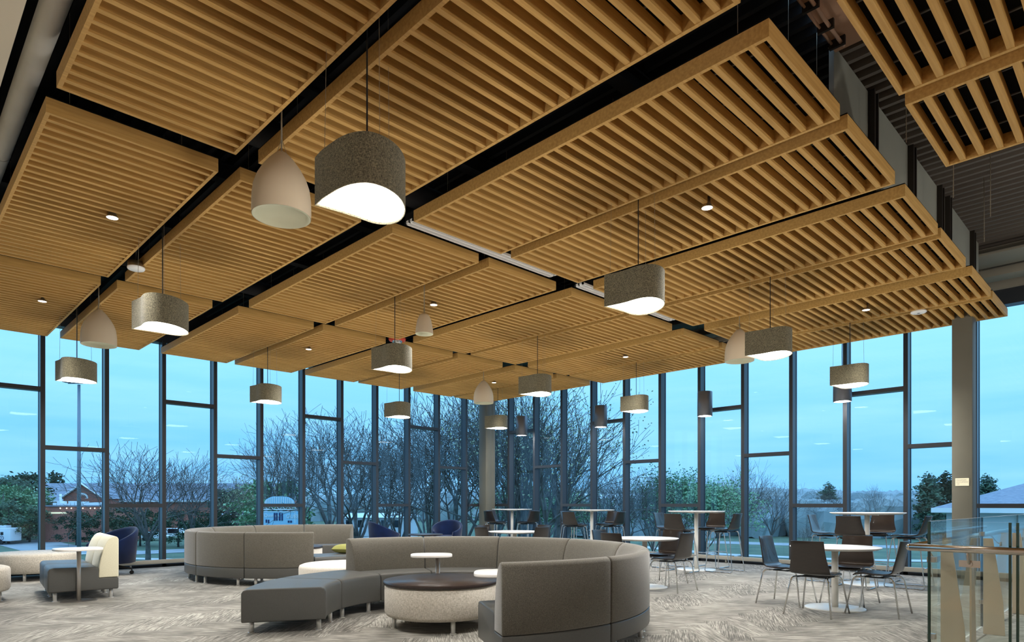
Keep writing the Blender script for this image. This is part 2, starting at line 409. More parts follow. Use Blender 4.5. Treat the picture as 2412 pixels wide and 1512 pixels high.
# beams and ducts --------------------------------------------------------
def beamobj(name, a, b, m_, label):
    o = MB().box(a, b).obj(name, m_, bevel=.006); return tag(o, label, 'beam')
beamobj('steel_beam', (11.5,-1.8,4.86), (12.15,YL-.2,4.90), STEELB, 'broad grey steel beam flange under the deck beside the bulkhead')
m = MB(); m.box((11.78,-1.8,4.90),(11.84,YL-.2,5.12)); tag(m.obj('beam_web', STEELB), 'upright web of the broad steel beam under the corrugated deck', 'beam')
beamobj('box_beam', (12.22,-1.8,4.74), (12.55,YL-.2,4.86), STEELB, 'narrow pale beam running just inside the glazing head')
m = MB(); m.tube([(.82,-6.8,4.42),(.82,YL-.3,4.42)], .075, 24)
du = thing('round_duct', 'round grey duct running beside the beige soffit over the seating', 'duct')
m.obj('duct_body', DUCTM, du)
for y in (4.35, 7.4, 10.4, 1.5):
    MB().tube([(.82,y-.004,4.42),(.82,y+.004,4.42)], .078, 24).obj('joint_ring', STEEL, du)
# black services in the plenum
for (a, b_, r, lab) in (((1.2,5.57,4.50),(11.4,5.57,4.50),.13,'large black duct crossing above the front gap of the ceiling panels'),
                     ((1.2,9.72,4.52),(11.4,9.72,4.52),.11,'large black duct crossing above the window side gap of the ceiling panels'),
                     ((3.65,2.3,4.78),(3.65,13.5,4.78),.10,'black duct over the wide gap left of the long front panel'),
                     ((9.64,2.3,4.82),(9.64,13.6,4.82),.06,'thin black pipe above the wide gap over the bar tables')):
    tag(MB().tube([a, b_], r, 16).obj('plenum_duct', DECKBLACK if r > .1 else FRAME), lab, 'duct')
for i, y in enumerate((3.3, 5.35, 7.5, 9.35, 11.4)):
    m = MB(); m.box((.9,y,4.93),(11.4,y+.14,4.95)); m.box((.9,y+.06,4.95),(11.4,y+.08,5.09)); m.box((.9,y,5.09),(11.4,y+.14,5.11))
    tag(m.obj('joist', DECKBLACK), ('black roof joist above the %s of the slatted ceiling' % ('front panels','front end of the gap','middle panels','far end of the middle panels','window side panels')[i]), 'joist')

# slatted ceiling panels -------------------------------------------------
PZ = 4.115; PW, PL, PH = 1.222, 3.66, .112
def panel_proto():
    t = thing('ceiling_panel', '', 'ceiling panel', (0,0,PZ))
    f = MB(); th = .028
    f.box((0,0,0),(PW,th,PH)); f.box((0,PL-th,0),(PW,PL,PH)); f.box((0,th,0),(th,PL-th,PH)); f.box((PW-th,th,0),(PW,PL-th,PH))
    f.obj('frame', WOOD, t)
    s = MB(); ns = 28
    for k in range(1, ns+1):
        y = PL*k/(ns+1); s.box((th, y-.020, .003), (PW-th, y+.020, PH-.012))
    s.obj('slats', WOOD, t)
    b = MB(); b.box((.004,.004,PH),(PW-.004,PL-.004,PH+.012)); b.obj('felt_backing', BLACKFELT, t)
    for x in (.24, .61, .98):
        MB().box((x-.008,.03,PH-.010),(x+.008,PL-.03,PH-.001)).obj('support_bar', BARGREY, t)
    w = MB()
    for x in (.2, PW-.2):
        for y in (.3, PL-.3): w.tube([(x,y,PH),(x,y,5.10-PZ)], .0025, 4, caps=False)
    w.obj('hanger_wires', THINW, t)
    return register(t)
XC = [.90, 2.308, 3.905, 5.29, 6.83, 8.18, 9.765, 11.105]
YR = [1.715, 5.755, 9.80]
cn = ['first', 'second', 'third', 'fourth', 'fifth', 'sixth', 'seventh', 'eighth']
rn = ['front row nearest the viewer', 'middle row', 'window row farthest away']
pp = panel_proto(); first = True
for j, y in enumerate(YR):
    for i, x in enumerate(XC):
        lab = 'slatted maple ceiling panel in the %s, %s column from the left' % (rn[j], cn[i])
        if first: pp.location = (x, y, PZ); pp['label'] = lab; pp['group'] = 'slatted maple ceiling panels'; first = False
        else: dup(pp, (x, y, PZ), 0, lab, 'slatted maple ceiling panels')
dup(pp, (3.905, 1.325-PL, PZ), 0, 'slatted maple ceiling panel beyond the bulkhead, the one at the top edge of the view', 'slatted maple ceiling panels')
dup(pp, (5.275, 1.325-PL, PZ), 0, 'slatted maple ceiling panel beyond the bulkhead, hanging lowest in the corner', 'slatted maple ceiling panels')

# linear diffusers in the gap
def slot(x0, x1, y, lab):
    t = thing('linear_diffuser', lab, 'air diffuser', (x0, y, 4.20), 0, 'white slot diffusers in the ceiling gap'); L_ = x1-x0
    fr = MB()
    for a in (-.075, -.012, .012+.04): fr.box((0, a, 0), (L_, a+.022, .03))
    fr.box((0,-.075,0),(.02,.075,.03)); fr.box((L_-.02,-.075,0),(L_,.075,.03)); fr.obj('diffuser_frame', WHITEPL, t)
    MB().box((0,-.07,.03),(L_,.07,.1)).obj('diffuser_box', BLACKPL, t)
    w = MB()
    for q_ in (.1, L_-.1): w.tube([(q_,0,.1),(q_,0,.92)], .004, 5)
    w.obj('hanger_wires', THINW, t)
slot(4.0, 6.28, 5.585, 'white slot air diffuser between the front and middle rows, the long nearer one')
slot(6.78, 9.15, 5.585, 'white slot air diffuser between the front and middle rows, half hidden by a pendant')

# pendant lamps ----------------------------------------------------------
def drop_outline(straight=False):
    """plan of the shade: one sharp corner, two nearly straight sides, a bowed far side"""
    K = [(-.24,.222),(-.222,.11),(-.212,0),(-.220,-.11),(-.208,-.20),(-.155,-.268),(-.06,-.287),(.04,-.262),(.13,-.205),(.205,-.125),(.255,-.03),(.272,.06),(.245,.14),(.17,.188),(.04,.192),(-.10,.203)]
    if straight: K[1:5] = [(-.252,.11),(-.25,0),(-.243,-.10),(-.215,-.195)]
    n = len(K); pts = []
    for i in range(n):
        p1, p2 = K[i], K[(i+1) % n]; p0 = K[i-1] if i > 0 else K[0]; p3 = K[(i+2) % n] if i < n-1 else K[0]
        for u in (0, .25, .5, .75):
            pts.append(tuple(.5*(2*b+(c-a)*u+(2*a-5*b+4*c-d)*u*u+(3*b-a-3*c+d)*u**3) for a, b, c, d in zip(p0, p1, p2, p3)))
    return pts
def drum(z0, z1, lab, x, y, first=None):
    t = thing('drum_pendant', lab, 'pendant lamp', (x, y, z0), 0, 'grey linen pendant lamps'); h = z1-z0
    P = drop_outline(dp is None); n = len(P); s = MB()
    q = [(.012+(a-.012)*.975, -.012+(b+.012)*.975) for a, b in P]
    vs = [(a,b,0) for a,b in P]+[(a,b,h) for a,b in P]+[(a,b,0) for a,b in q]+[(a,b,h) for a,b in q]; fs = []
    for k in range(n):
        j = (k+1) % n
        fs += [(k,j,n+j,n+k), (2*n+j,2*n+k,3*n+k,3*n+j), (j,k,2*n+k,2*n+j), (n+k,n+j,3*n+j,3*n+k)]
    s.add(vs, fs, 0, False); o = s.obj('shade', LINEN, t)
    d = MB(); m_ = len(q)
    R = [(1.0,.012),(.9,.002),(.6,-.010),(.25,-.016)]; vs = []
    for k_, z_ in R: vs += [(.012+(a-.012)*k_, -.012+(b+.012)*k_, z_) for a, b in q]
    fs = []
    for i in range(len(R)-1):
        for k in range(m_): fs.append((i*m_+k, (i+1)*m_+k, (i+1)*m_+(k+1) % m_, i*m_+(k+1) % m_))
    fs.append(tuple(3*m_+k for k in range(m_)))
    d.add(vs, fs, 0, True); d.obj('diffuser', DIFF, t)
    MB().prism([(a*.96,b*.96) for a,b in P], h-.012, h-.004).obj('top_plate', WHITEPL, t)
    zc = 5.12-z0
    MB().tube([(0,0,h-.01),(0,0,zc)], .0055, 6).obj('cord', WIRE, t)
    w = MB()
    for a, b in ((-.19,.19),(.2,.05),(-.05,-.22)): w.tube([(a,b,h-.01),(a*.9,b*.9,zc)], .0018, 4)
    w.obj('suspension_wires', THINW, t)
    return t
def lamp(x, y, z, e, r=.12, col=(1,.965,.91), name='lamp_or_fill_light'):
    l = bpy.data.lights.new(name, 'POINT'); l.energy = e*LAMP; l.shadow_soft_size = r; l.color = col
    o = bpy.data.objects.new(name, l); COL.objects.link(o); o.location = (x, y, z); o.visible_glossy = False; return o
GX = [2.22, 5.20, 8.12, 11.06]; GY = [3.55, 7.60, 11.70]
gl = ['over the round sofa and left edge', 'over the dark table top', 'over the low tables', 'over the bar tables']
dn = ['front row', 'middle row', 'row nearest the glass']
dp = None
for j, y in enumerate(GY):
    for i, x in enumerate(GX):
        lab = 'grey linen drop shaped pendant, %s, %s of its four' % (dn[j], ('leftmost','second from left','third from left','rightmost')[i])
        if dp is None: dp = drum(3.13, 3.43, lab, x, y)          # the nearest one has a straighter side
        elif j == 0 and i == 1: dp = register(drum(3.13, 3.43, lab, x, y))
        else: dup(dp, (x, y, 3.13), 0, lab, 'grey linen pendant lamps')
        lamp(x, y, 2.66, 12, .10)  # fill light floating below the shade, added to brighten the ceiling from underneath
        l = bpy.data.lights.new('diffuser_light', 'AREA'); l.shape = 'DISK'; l.size = .46; l.energy = 27*LAMP; l.color = (1, .97, .92)
        o = bpy.data.objects.new('diffuser_light', l); COL.objects.link(o); o.location = (x+.01, y-.01, 3.108); o.visible_glossy = False

def bell(z0, h, r, lab, x, y, prof, name='bell_pendant', grp='ivory bell pendants'):
    t = thing(name, lab, 'pendant', (x, y, z0), 0, grp)
    s = MB(); s.lathe([(r*a, h*b) for a, b in prof], 40, cap=False); s.obj('shell', BELLM, t)
    s = MB(); s.lathe([(r*.99,0),(r*.90,.0),(r*.885,.035),(r*.05,.05),(0.0,.05)], 40, cap=False); s.obj('rim_and_baffle', BELLIN, t)
    MB().tube([(0,0,h*.985),(0,0,5.12-z0)], .006, 6).obj('cord', THINW, t)
    w = MB()
    for k in range(3):
        a = k*2.1; w.tube([(r*.32*math.cos(a),r*.32*math.sin(a),h*.84),(0,0,h+.10)], .002, 4)
    w.obj('hanger_wires', THINW, t)
    return t
BP = [(1.0,0),(1.01,.08),(1.0,.28),(.95,.44),(.84,.58),(.66,.72),(.42,.86),(.20,.96),(.06,1.0),(0,1.0)]
bl = [('beside the nearest linen pendant', 2.22, 4.75), ('high over the lounge chair by the left glass', 2.22, 10.36),
      ('overlapping the pendant near the right hand glass', 9.47, 4.62), ('over the far corner tables', 9.45, 10.45)]
bp_ = None
for lab, x, y in bl:
    lab = 'matte ivory bell shaped pendant ' + lab
    if bp_ is None: bp_ = register(bell(3.44, .50, .215, lab, x, y, BP))
    else: dup(bp_, (x, y, 3.44), 0, lab, 'ivory bell pendants')
bell(3.50, .26, .118, 'small marbled ivory cone pendant hanging from a chain in mid room', 5.2, 6.92, [(1,0),(1.0,.06),(.93,.35),(.78,.7),(.58,.92),(.42,1.0),(0,1.0)], 'cone_pendant', None)

def cyl(x, y, lab, first=None):
    t = thing('cylinder_pendant', lab, 'pendant lamp', (x, y, 3.12), 0, 'grey cylinder pendants by the glass')
    s = MB(); s.lathe([(.148,0),(.155,.004),(.155,.516),(.150,.52),(.0,.52)], 40, cap=False); s.lathe([(.148,0),(.138,0),(.135,.02)], 40, cap=False); s.obj('housing', GREYCYL, t)
    s = MB(); s.lathe([(.135,.018),(0.0,.018)], 32, cap=False); s.obj('lens', SPOTE, t)
    pts = [(.0+.012*math.sin(k*.9), .01*math.sin(k*.7), .52+(5.12-3.12-.52)*k/12) for k in range(13)]
    MB().tube(pts, .006, 6).obj('cord', WIRE, t); return t
cy = None
for x, y, lab in ((12.62,4.18,'partly behind the linen pendant'),(12.62,6.93,'above the second bar table'),(12.62,9.70,'in the pane beside the far panels'),(12.62,12.40,'nearest the room corner')):
    lab = 'unseen cylinder pendant added to light the deck, ' + lab
    if cy is None: cy = register(cyl(x, y, lab))
    else: dup(cy, (x, y, 3.12), 0, lab, 'grey cylinder pendants by the glass')
    lamp(x-.0, y, 3.09, 14, .08)

for x, y, lab in ((7.6,-1.9,'over the stair'),(4.2,-2.6,'over the stair head'),(10.6,-1.2,'beyond the stair')):  # pendants out of view, added with their lights to brighten the deck
    dup(cy, (x, y, 3.12), 0, 'unseen cylinder pendant added to light the deck, '+lab, 'grey cylinder pendants by the glass')
    lamp(x, y, 3.0, 40, .08)
# small ceiling downlights (disc on a stem between the slats)
def disc(x, y, lab):
    t = thing('downlight', lab, 'downlight', (x, y, 4.085), 0, 'small round downlights in the panels')
    MB().lathe([(.052,0),(.055,.006),(.050,.012),(.030,.05),(.030,.10),(0,.10)], 24, cap=False).obj('can', BRASSY, t)
    MB().lathe([(.051,.001),(0,.001)], 24, cap=False).obj('lens', DISCE, t); return t
dd = None
fx = {1.69:'left', 5.69:'central', 10.34:'right hand'}; fy = {3.1:'front', 7.35:'middle', 11.07:'window side'}
for x in fx:
    for y in fy:
        if x == 1.69 and y == 3.1: continue
        lab = 'small white disc downlight in the %s panels of the %s bay' % (fy[y], fx[x])
        if dd is None: dd = register(disc(x, y, lab))
        else: dup(dd, (x, y, 4.085), 0, lab, 'small round downlights in the panels')
        l = bpy.data.lights.new('downlight_beam', 'SPOT'); l.energy = 60*LAMP; l.spot_size = math.radians(95); l.spot_blend = .8; l.shadow_soft_size = .05; l.color = (1,.97,.92)
        o = bpy.data.objects.new('downlight_beam', l); COL.objects.link(o); o.location = (x, y, 4.075)
# ceiling sensors
t = thing('smoke_detector', 'round white smoke detector hanging in the gap between left panels', 'detector', (2.25, 8.70, 4.06))
MB().lathe([(.0,0),(.085,.0),(.095,.012),(.095,.028)], 28, cap=False).obj('cover', WHITEPL, t)
MB().lathe([(.09,.028),(.09,.09),(0,.09)], 28, cap=False).obj('base', BRASSY, t); MB().tube([(0,0,.09),(0,0,1.0)], .012, 8).obj('stem', FRAME, t)
t = thing('wireless_access_point', 'flat white oval device under the rightmost ceiling panels', 'access point', (11.06, 2.60, 4.085))
MB().lathe([(0,0),(.09,.001),(.105,.012),(.10,.03),(0,.03)], 32, cap=False).obj('housing', WHITEPL, t); MB().lathe([(0,-.001),(.02,-.001)], 16, cap=False).obj('badge', BARGREY, t)
t = thing('fire_strobe', 'red ceiling fire alarm strobe above the central pendant', 'fire alarm', (6.62, 9.60, 4.14))
MB().lathe([(.0,0),(.14,0),(.15,.02),(.15,.05),(0,.05)], 28, cap=False).obj('red_body', RED, t)
MB().lathe([(.0,-.07),(.05,-.065),(.085,-.03),(.09,0)], 20, cap=False).obj('strobe_dome', CHROME, t)
MB().tube([(0,0,.05),(0,0,.975)], .012, 8).obj('stem', FRAME, t)
# sprinkler pipe under the brown soffit
t = thing('curtain_track', 'brown hinged track arm fixed under the brown soffit', 'track', (0,0,0))
m = MB(); m.tube([(4.2,1.83,4.93),(5.55,1.83,4.93)], .014, 8); m.tube([(4.2,1.90,4.95),(5.55,1.90,4.95)], .010, 8); m.obj('track_rails', BROWNP, t)
for x in (4.3,4.62,4.95,5.25,5.5): MB().box((x-.012,1.80,4.91),(x+.012,1.92,4.98)).obj('bracket', DARKCH, t)
# thin hanging wires beyond the bulkhead
for i, (x, y, z) in enumerate(((6.4,1.60,4.4),(7.4,1.45,4.2),(8.3,1.3,4.25),(9.2,1.5,4.3),(10.2,1.2,4.35),(8.9,.9,4.5))):
    m = MB(); m.tube([(x,y,5.06),(x+.006,y,z)], .004, 5)
    k = z
    while k < z+.22: m.lathe([(0,0),(.007,.008),(0,.016)], 5, (x,y,k), cap=False); k += .03
    tag(m.obj('hanging_chain', THINW), 'thin loose chain hanging from the grey corrugated deck', 'chain', 'loose chains under the grey deck')

# ---------------------------------------------------------------- modular seating
def arc_profile_base(r0, r1):      # vinyl body: seat then low ledge below the back
    rb = r1-.225
    return [(r0,.12),(r1,.12),(r1,.275),(rb,.275),(rb,.40),(rb-.03,.425),(r0+.05,.435),(r0+.015,.425),(r0,.39)]
def arc_profile_back(r1):
    return [(r1-.228,.278),(r1,.278),(r1,.78),(r1-.012,.808),(r1-.04,.82),(r1-.075,.812),(r1-.11,.785),(r1-.145,.73),(r1-.18,.64),(r1-.205,.54),(r1-.222,.44)]
def arc_profile_bench(r0, r1):
    return [(r0,.12),(r1,.12),(r1,.395),(r1-.015,.425),(r1-.05,.437),(r0+.05,.437),(r0+.015,.425),(r0,.39)]
def leg(parent, x, y, h=.125, r=.023):
    m = MB(); m.lathe([(r,0.006),(r,h)], 14, (x,y,0)); m.lathe([(.034,0),(.034,.004),(r,.006)], 14, (x,y,0)); m.obj('leg', LEGM, parent)
def sect(name, label, c, a0, a1, R, r, back=True, group=None):
    """curved unit between picture-plane angles a0>a1 (degrees) around centre c (l,d)"""
    cx, cy = LD(*c); g = math.degrees(.006/R)
    A0 = math.radians(a0-g)+RROT; A1 = math.radians(a1+g)+RROT; am = (A0+A1)/2; rm = (R+r)/2
    ox, oy = cx+rm*math.cos(am), cy+rm*math.sin(am)
    t = thing(name, label, 'sofa unit' if back else 'bench', (ox, oy, 0), 0, group)
    fr = [((cx-ox, cy-oy), (math.cos(A0+(A1-A0)*k/10), math.sin(A0+(A1-A0)*k/10))) for k in range(11)]
    if back:
        MB().sweep(arc_profile_base(r, R), fr).obj('seat_base', LEATHER, t, bevel=.012, seg=3, fix=True)
        MB().sweep(arc_profile_back(R), fr).obj('backrest', FABRIC, t, bevel=.012, seg=3, fix=True)
    else:
        MB().sweep(arc_profile_bench(r, R), fr).obj('seat_base', LEATHER, t, bevel=.014, seg=3, fix=True)
    for rr in (r+.075, R-.075):
        for A in (A0-math.radians(4.2 if rr > rm else 5.5), A1+math.radians(4.2 if rr > rm else 5.5)):
            leg(t, cx+rr*math.cos(A)-ox, cy+rr*math.sin(A)-oy)
    return t
C1 = (-.634, 6.677); R1, r1_ = 2.01, 1.235
nm = ['at the open left end, nearest the viewer', 'second from the open left end']
for k in range(2):
    sect('curved_bench', 'backless curved bench of the near sofa ring, '+nm[k], C1, 196-30*k, 166-30*k, R1, r1_, False, 'units of the near round sofa')
desc = ['far side, next to the backless benches', 'far side, behind the small white table', 'far side, centre right of the ring', 'far right, backing the bar tables',
        'right side where the ring turns back', 'right end seen from outside', 'nearest the viewer with its open end showing']
for k in range(7):
    sect('curved_sofa_unit', 'curved grey sofa unit of the near ring, '+desc[k], C1, 136-30*k, 106-30*k, R1, r1_, True, 'units of the near round sofa')
C2 = (-3.71, 11.78)
desc = ['nearest unit at the open right end', 'near unit left of the gap', 'left end where the ring turns', 'far left, side nearest the glass', 'far side, second along', 'far side, third along', 'far side, its curved end profile showing']
for k in range(7):
    sect('curved_sofa_unit', 'curved grey sofa unit of the far ring, '+desc[k], C2, -70-30*k, -100-30*k, R1, r1_, True, 'units of the far round sofa')
sect('curved_bench', 'taupe backless bench of the far ring holding the lime cushion', C2, -41, -70, R1, r1_, False, 'units of the far round sofa')
# cushion
cx, cy = LD(-2.74, 10.74)
m = MB(); N_ = 12; vs = []; fs = []
for s_ in (1, -1):
    for i in range(N_+1):
        for j in range(N_+1):
            u, v = i/N_*2-1, j/N_*2-1; h = .075*((1-u**4)*(1-v**4))**.6; e_ = 1-.10*(1-abs(u*v))*(abs(u)**3+abs(v)**3)/2
            vs.append((u*.19*e_, v*.19*e_, s_*h))
for s_ in (0, 1):
    o0 = s_*(N_+1)**2
    for i in range(N_):
        for j in range(N_):
            a = o0+i*(N_+1)+j; q_ = (a, a+N_+1, a+N_+2, a+1); fs.append(q_ if s_ == 0 else q_[::-1])
m.add(vs, fs, 0, True); o = m.obj('cushion', LIMEP, None, (cx, cy, .512)); o.rotation_euler = (0,.0,.5); tag(o, 'lime green cushion lying on the far ring bench', 'cushion')

def ottoman(l, d, R, mt, lab, top=False, h0=.12, h1=.44, grp=None):
    x, y = LD(l, d); t = thing('round_ottoman', lab, 'ottoman', (x, y, 0), 0, grp)
    pr = [(R-.06,h0),(R-.02,h0+.012),(R,h0+.045),(R,h1-.045),(R-.012,h1-.015),(R-.05,h1),(0,h1+.004)]
    if top: pr = [(R-.06,h0),(R-.02,h0+.012),(R,h0+.045),(R,h1-.02),(R-.015,h1),(0,h1)]
    MB().lathe([(0,h0)]+pr, 72, cap=False).obj('upholstery', mt, t, fix=True)
    if top:
        MB().lathe([(0,h1),(R+.008,h1),(R+.012,h1+.006),(R+.012,h1+.028),(R+.006,h1+.034),(0,h1+.034)], 72, cap=False).obj('table_top', DARKTOP, t, fix=True)
    for k in range(4):
        a = PI/4+k*PI/2+.35; leg(t, (R-.09)*math.cos(a), (R-.09)*math.sin(a))
    return t
ottoman(-.73, 6.68, .575, OATMEAL, 'oatmeal drum table with dark wood top inside the near ring', True)
ottoman(-4.10, 11.95, .575, WHITECL, 'pale drum table with dark top inside the far ring', True)
ottoman(-2.27, 8.86, .62, WHITECL, 'off white round ottoman between the two sofa rings')
ottoman(-8.03, 10.93, .63, OATMEAL, 'wide oatmeal round ottoman behind the cream lounge chairs')
ottoman(-7.10, 8.16, .62, OATMEAL, 'oatmeal round ottoman cut off by the left edge of the view')

# straight cream-backed lounge chairs
def lounge(x, y, rz, lab):
    t = thing('lounge_chair', lab, 'lounge chair', (x, y, 0), rz, 'cream backed lounge chairs'); w = .745; D = .775
    fr = [((0, 0), (1, 0)), ((0, w), (1, 0))]
    pb = arc_profile_base(0, D); pk = arc_profile_back(D)
    MB().sweep([(r, z) for r, z in pb], fr).obj('seat_base', LEATHER, t, bevel=.018, seg=3, fix=True)
    MB().sweep([(r, z) for r, z in pk], fr).obj('backrest', CREAM, t, bevel=.014, seg=3, fix=True)
    for a in (.08, D-.08):
        for b in (.08, w-.08): leg(t, a, b)
    return t
x0, y0 = LD(-5.86, 8.17); dirx = math.atan2(.49, .60)+RROT
lounge(x0, y0, dirx, 'cream backed taupe lounge chair beside the small white table')
wx, wy = -math.sin(dirx)*.755, math.cos(dirx)*.755
lounge(x0+wx, y0+wy, dirx, 'cream backed taupe lounge chair behind its twin, nearer the ottoman')

# small squircle side tables
def sidetable(l, d, z, lab, rot, off=(.10,-.06), s=.25):
    x, y = LD(l, d); t = thing('side_table', lab, 'side table', (x, y, 0), rot, 'small white side tables')
    P = []
    for k in range(48):
        a = 2*PI*k/48; c_, s_ = math.cos(a), math.sin(a); e_ = .62
        P.append((off[0]+s*math.copysign(abs(c_)**e_, c_), off[1]+s*.92*math.copysign(abs(s_)**e_, s_)))
    MB().prism(P, z-.028, z, smooth_side=True).obj('table_top', WHITETOP, t, bevel=.005)
    MB().tube([(0,0,.006),(0,0,z-.028)], .024, 20).obj('post', STEEL, t)
    MB().lathe([(.20,0),(.20,.006),(.19,.009),(0,.009)], 48, cap=False).obj('base', STEEL, t)
    return t
sidetable(-5.58, 8.34, .68, 'small white side table in front of the cream lounge chair', RROT+.75, (.0,.06), .27)
sidetable(-.84, 7.32, .68, 'small white side table standing behind the dark drum table', RROT+.12, (-.07,.06), .235)
sidetable(-.07, 5.66, .68, 'small white side table half hidden by the nearest sofa back', RROT, (.0,-.20), .25)

# navy tub chairs
def tub(x, y, rz, lab):
    t = thing('tub_chair', lab, 'armchair', (x, y, 0), rz, 'navy velvet tub chairs')
    m = MB(); n = 36; vs = []; fs = []
    for k in range(n+1):
        a = math.radians(-140+280*k/n); hb = .55+.29*max(0, math.cos(a*.62))**1.5
        f_ = 1.0
        for rr, zz in ((.30,.20),(.355,.22),(.375,.45),(.40,hb-.03),(.385,hb),(.35,hb-.005),(.325,hb-.05),(.30,.42),(.28,.30)):
            vs.append((-rr*math.cos(a)*f_, rr*math.sin(a), zz))
    P_ = 9
    for k in range(n):
        for i in range(P_):
            j = (i+1) % P_; fs.append((k*P_+i, k*P_+j, (k+1)*P_+j, (k+1)*P_+i))
    fs.append(tuple(range(P_))); fs.append(tuple(n*P_+i for i in reversed(range(P_))))
    m.add(vs, fs, 0, True); m.obj('shell', NAVY, t, fix=True)
    MB().lathe([(0,.20),(.27,.20),(.30,.24),(.30,.40),(.28,.44),(.2,.455),(0,.46)], 36, (.02,0,0), cap=False).obj('seat_cushion', NAVY, t)
    MB().lathe([(0,.12),(.05,.12),(.05,.20),(0,.20)], 12, cap=False).obj('hub', BLACKPL, t)
    for k in range(4):
        a = PI/4+k*PI/2; c_, s_ = math.cos(a), math.sin(a); m = MB()
        m.tube([(0,0,.17),(c_*.30,s_*.30,.10)], .018, 8); m.tube([(c_*.30,s_*.30,.10),(c_*.30,s_*.30,.05)], .010, 8)
        m.tube([(c_*.30-s_*.02,s_*.30+c_*.02,.035),(c_*.30+s_*.02,s_*.30-c_*.02,.035)], .034, 14); m.obj('caster_leg', BLACKPL, t)
    return t
tc_ = register(tub(3.02, 13.12, math.radians(200), 'navy velvet tub chair on casters behind the cream lounge chairs'))
dup(tc_, (8.78, 13.25, 0), math.radians(-20), 'navy velvet tub chair by the glass, left of the dark low table', 'navy velvet tub chairs')
dup(tc_, (10.45, 12.95, 0), math.radians(215), 'navy velvet tub chair by the glass, right of the dark low table', 'navy velvet tub chairs')
t = thing('low_table', 'dark round low table between the two far tub chairs', 'table', (9.62, 12.75, 0))
MB().lathe([(0,.49),(.40,.49),(.42,.50),(.42,.515),(.41,.52),(0,.52)], 48, cap=False).obj('table_top', DARKTOP, t)
MB().tube([(0,0,.01),(0,0,.49)], .03, 16).obj('post', STEEL, t); MB().lathe([(.25,0),(.25,.01),(0,.015)], 40, cap=False).obj('base', STEEL, t)

# ---------------------------------------------------------------- cafe tables and chairs
def rtable(x, y, h, r, rb, lab, grp, name, foot=False):
    t = thing(name, lab, 'table', (x, y, 0), 0, grp)
    MB().lathe([(0,h-.030),(r-.045,h-.030),(r-.004,h-.010),(r,h-.005),(r-.003,h),(0,h)], 72, cap=False).obj('table_top', WHITETOP, t, fix=True)
    m = MB(); m.tube([(0,0,.012),(0,0,h-.045)], .038, 28); m.box((-.16,-.03,h-.045),(.16,.03,h-.03)); m.box((-.03,-.16,h-.045),(.03,.16,h-.03)); m.obj('column', WHITEMET, t)
    MB().lathe([(rb-.0,0),(rb,.006),(rb-.012,.012),(.05,.018),(0,.018)], 64, cap=False).obj('base', WHITEMET, t)
    return t
def shell(seat_z, back_h, wtop, wmid, wseat, depth):
    """one-piece ply shell: sits at origin, faces +x, back at -x"""
    path = []; bend = .07
    path.append((depth*.5, -.022)); path.append((depth*.5-.03, -.004)); path.append((depth*.22, .004)); path.append((-depth*.12, -.006)); path.append((-depth*.5+bend, .004))
    for k in range(1, 5):
        a = k/4*math.radians(78); path.append((-depth*.5+bend-bend*math.sin(a), .004+bend*(1-math.cos(a))))
    lx, lz = path[-1]; n = 8
    for k in range(1, n+1):
        s_ = k/n; path.append((lx-.015*s_-.075*s_, lz+(back_h-lz)*s_))
    nb = len(path); M_ = 8; vs = []; top = []
    for i, (px_, pz) in enumerate(path):
        if i < 8: w = wseat*(.93+.07*min(1, i/2))
        else:
            s_ = max(0, min(1, (i-8)/(nb-9))); w = wtop+(wseat-wtop)*(1-s_)**2.2
        back = max(0, (i-6)/(nb-7))
        for j in range(M_+1):
            v = j/M_*2-1; cr = .030*back*(v*v); sd = .010*(1-back)*(v*v)
            vs.append((px_+cr, v*w/2, pz+seat_z+sd))
    fs = []
    for i in range(nb-1):
        for j in range(M_): a = i*(M_+1)+j; fs.append((a, a+1, a+M_+2, a+M_+1))
    return vs, fs
def add_shell(t, vs, fs):
    m = MB(); m.add(vs, fs, 0, True); o = m.obj('seat_shell', ESPRESSO, t)
    md = o.modifiers.new('thickness', 'SOLIDIFY'); md.thickness = .013; md.offset = 0
    md = o.modifiers.new('edge', 'BEVEL'); md.width = .003; md.segments = 2; md.limit_method = 'ANGLE'
    return o
def bez(p0, p1, p2, n=5): return [tuple((1-u)**2*a+2*u*(1-u)*b+u*u*c for a, b, c in zip(p0, p1, p2)) for u in [i/n for i in range(n+1)]]
def chair_proto():
    t = thing('dining_chair', '', 'chair'); sz = .455
    add_shell(t, *shell(sz, .385, .36, .36, .435, .42))
    m = MB()   # seat pad
    P = [(.195,-.19),(.205,0),(.195,.19),(-.13,.195),(-.13,-.195)]
    m.prism(P, sz+.004, sz+.014); m.obj('seat_pad', SEATPAD, t, bevel=.006)
    h = sz-.030
    f = MB(); f.tube([(.14,-.15,h),(-.14,-.15,h)], .008, 8); f.tube([(.14,.15,h),(-.14,.15,h)], .008, 8); f.box((-.10,-.15,h-.004),(-.06,.15,h+.010)); f.box((.06,-.15,h-.004),(.10,.15,h+.010)); f.obj('under_frame', BLACKPL, t)
    for sx in (1, -1):
        for sy in (1, -1):
            a = (sx*.10, sy*.155, h); b = (sx*.195, sy*.195, h); c = (sx*.212, sy*.205, h-.05); d = (sx*.275, sy*.26, 0)
            pts = [a] + bez((sx*.16, sy*.18, h), b, c) + [d]
            MB().tube(pts, .0095, 10).obj('leg', CHROME, t)
    return register(t)
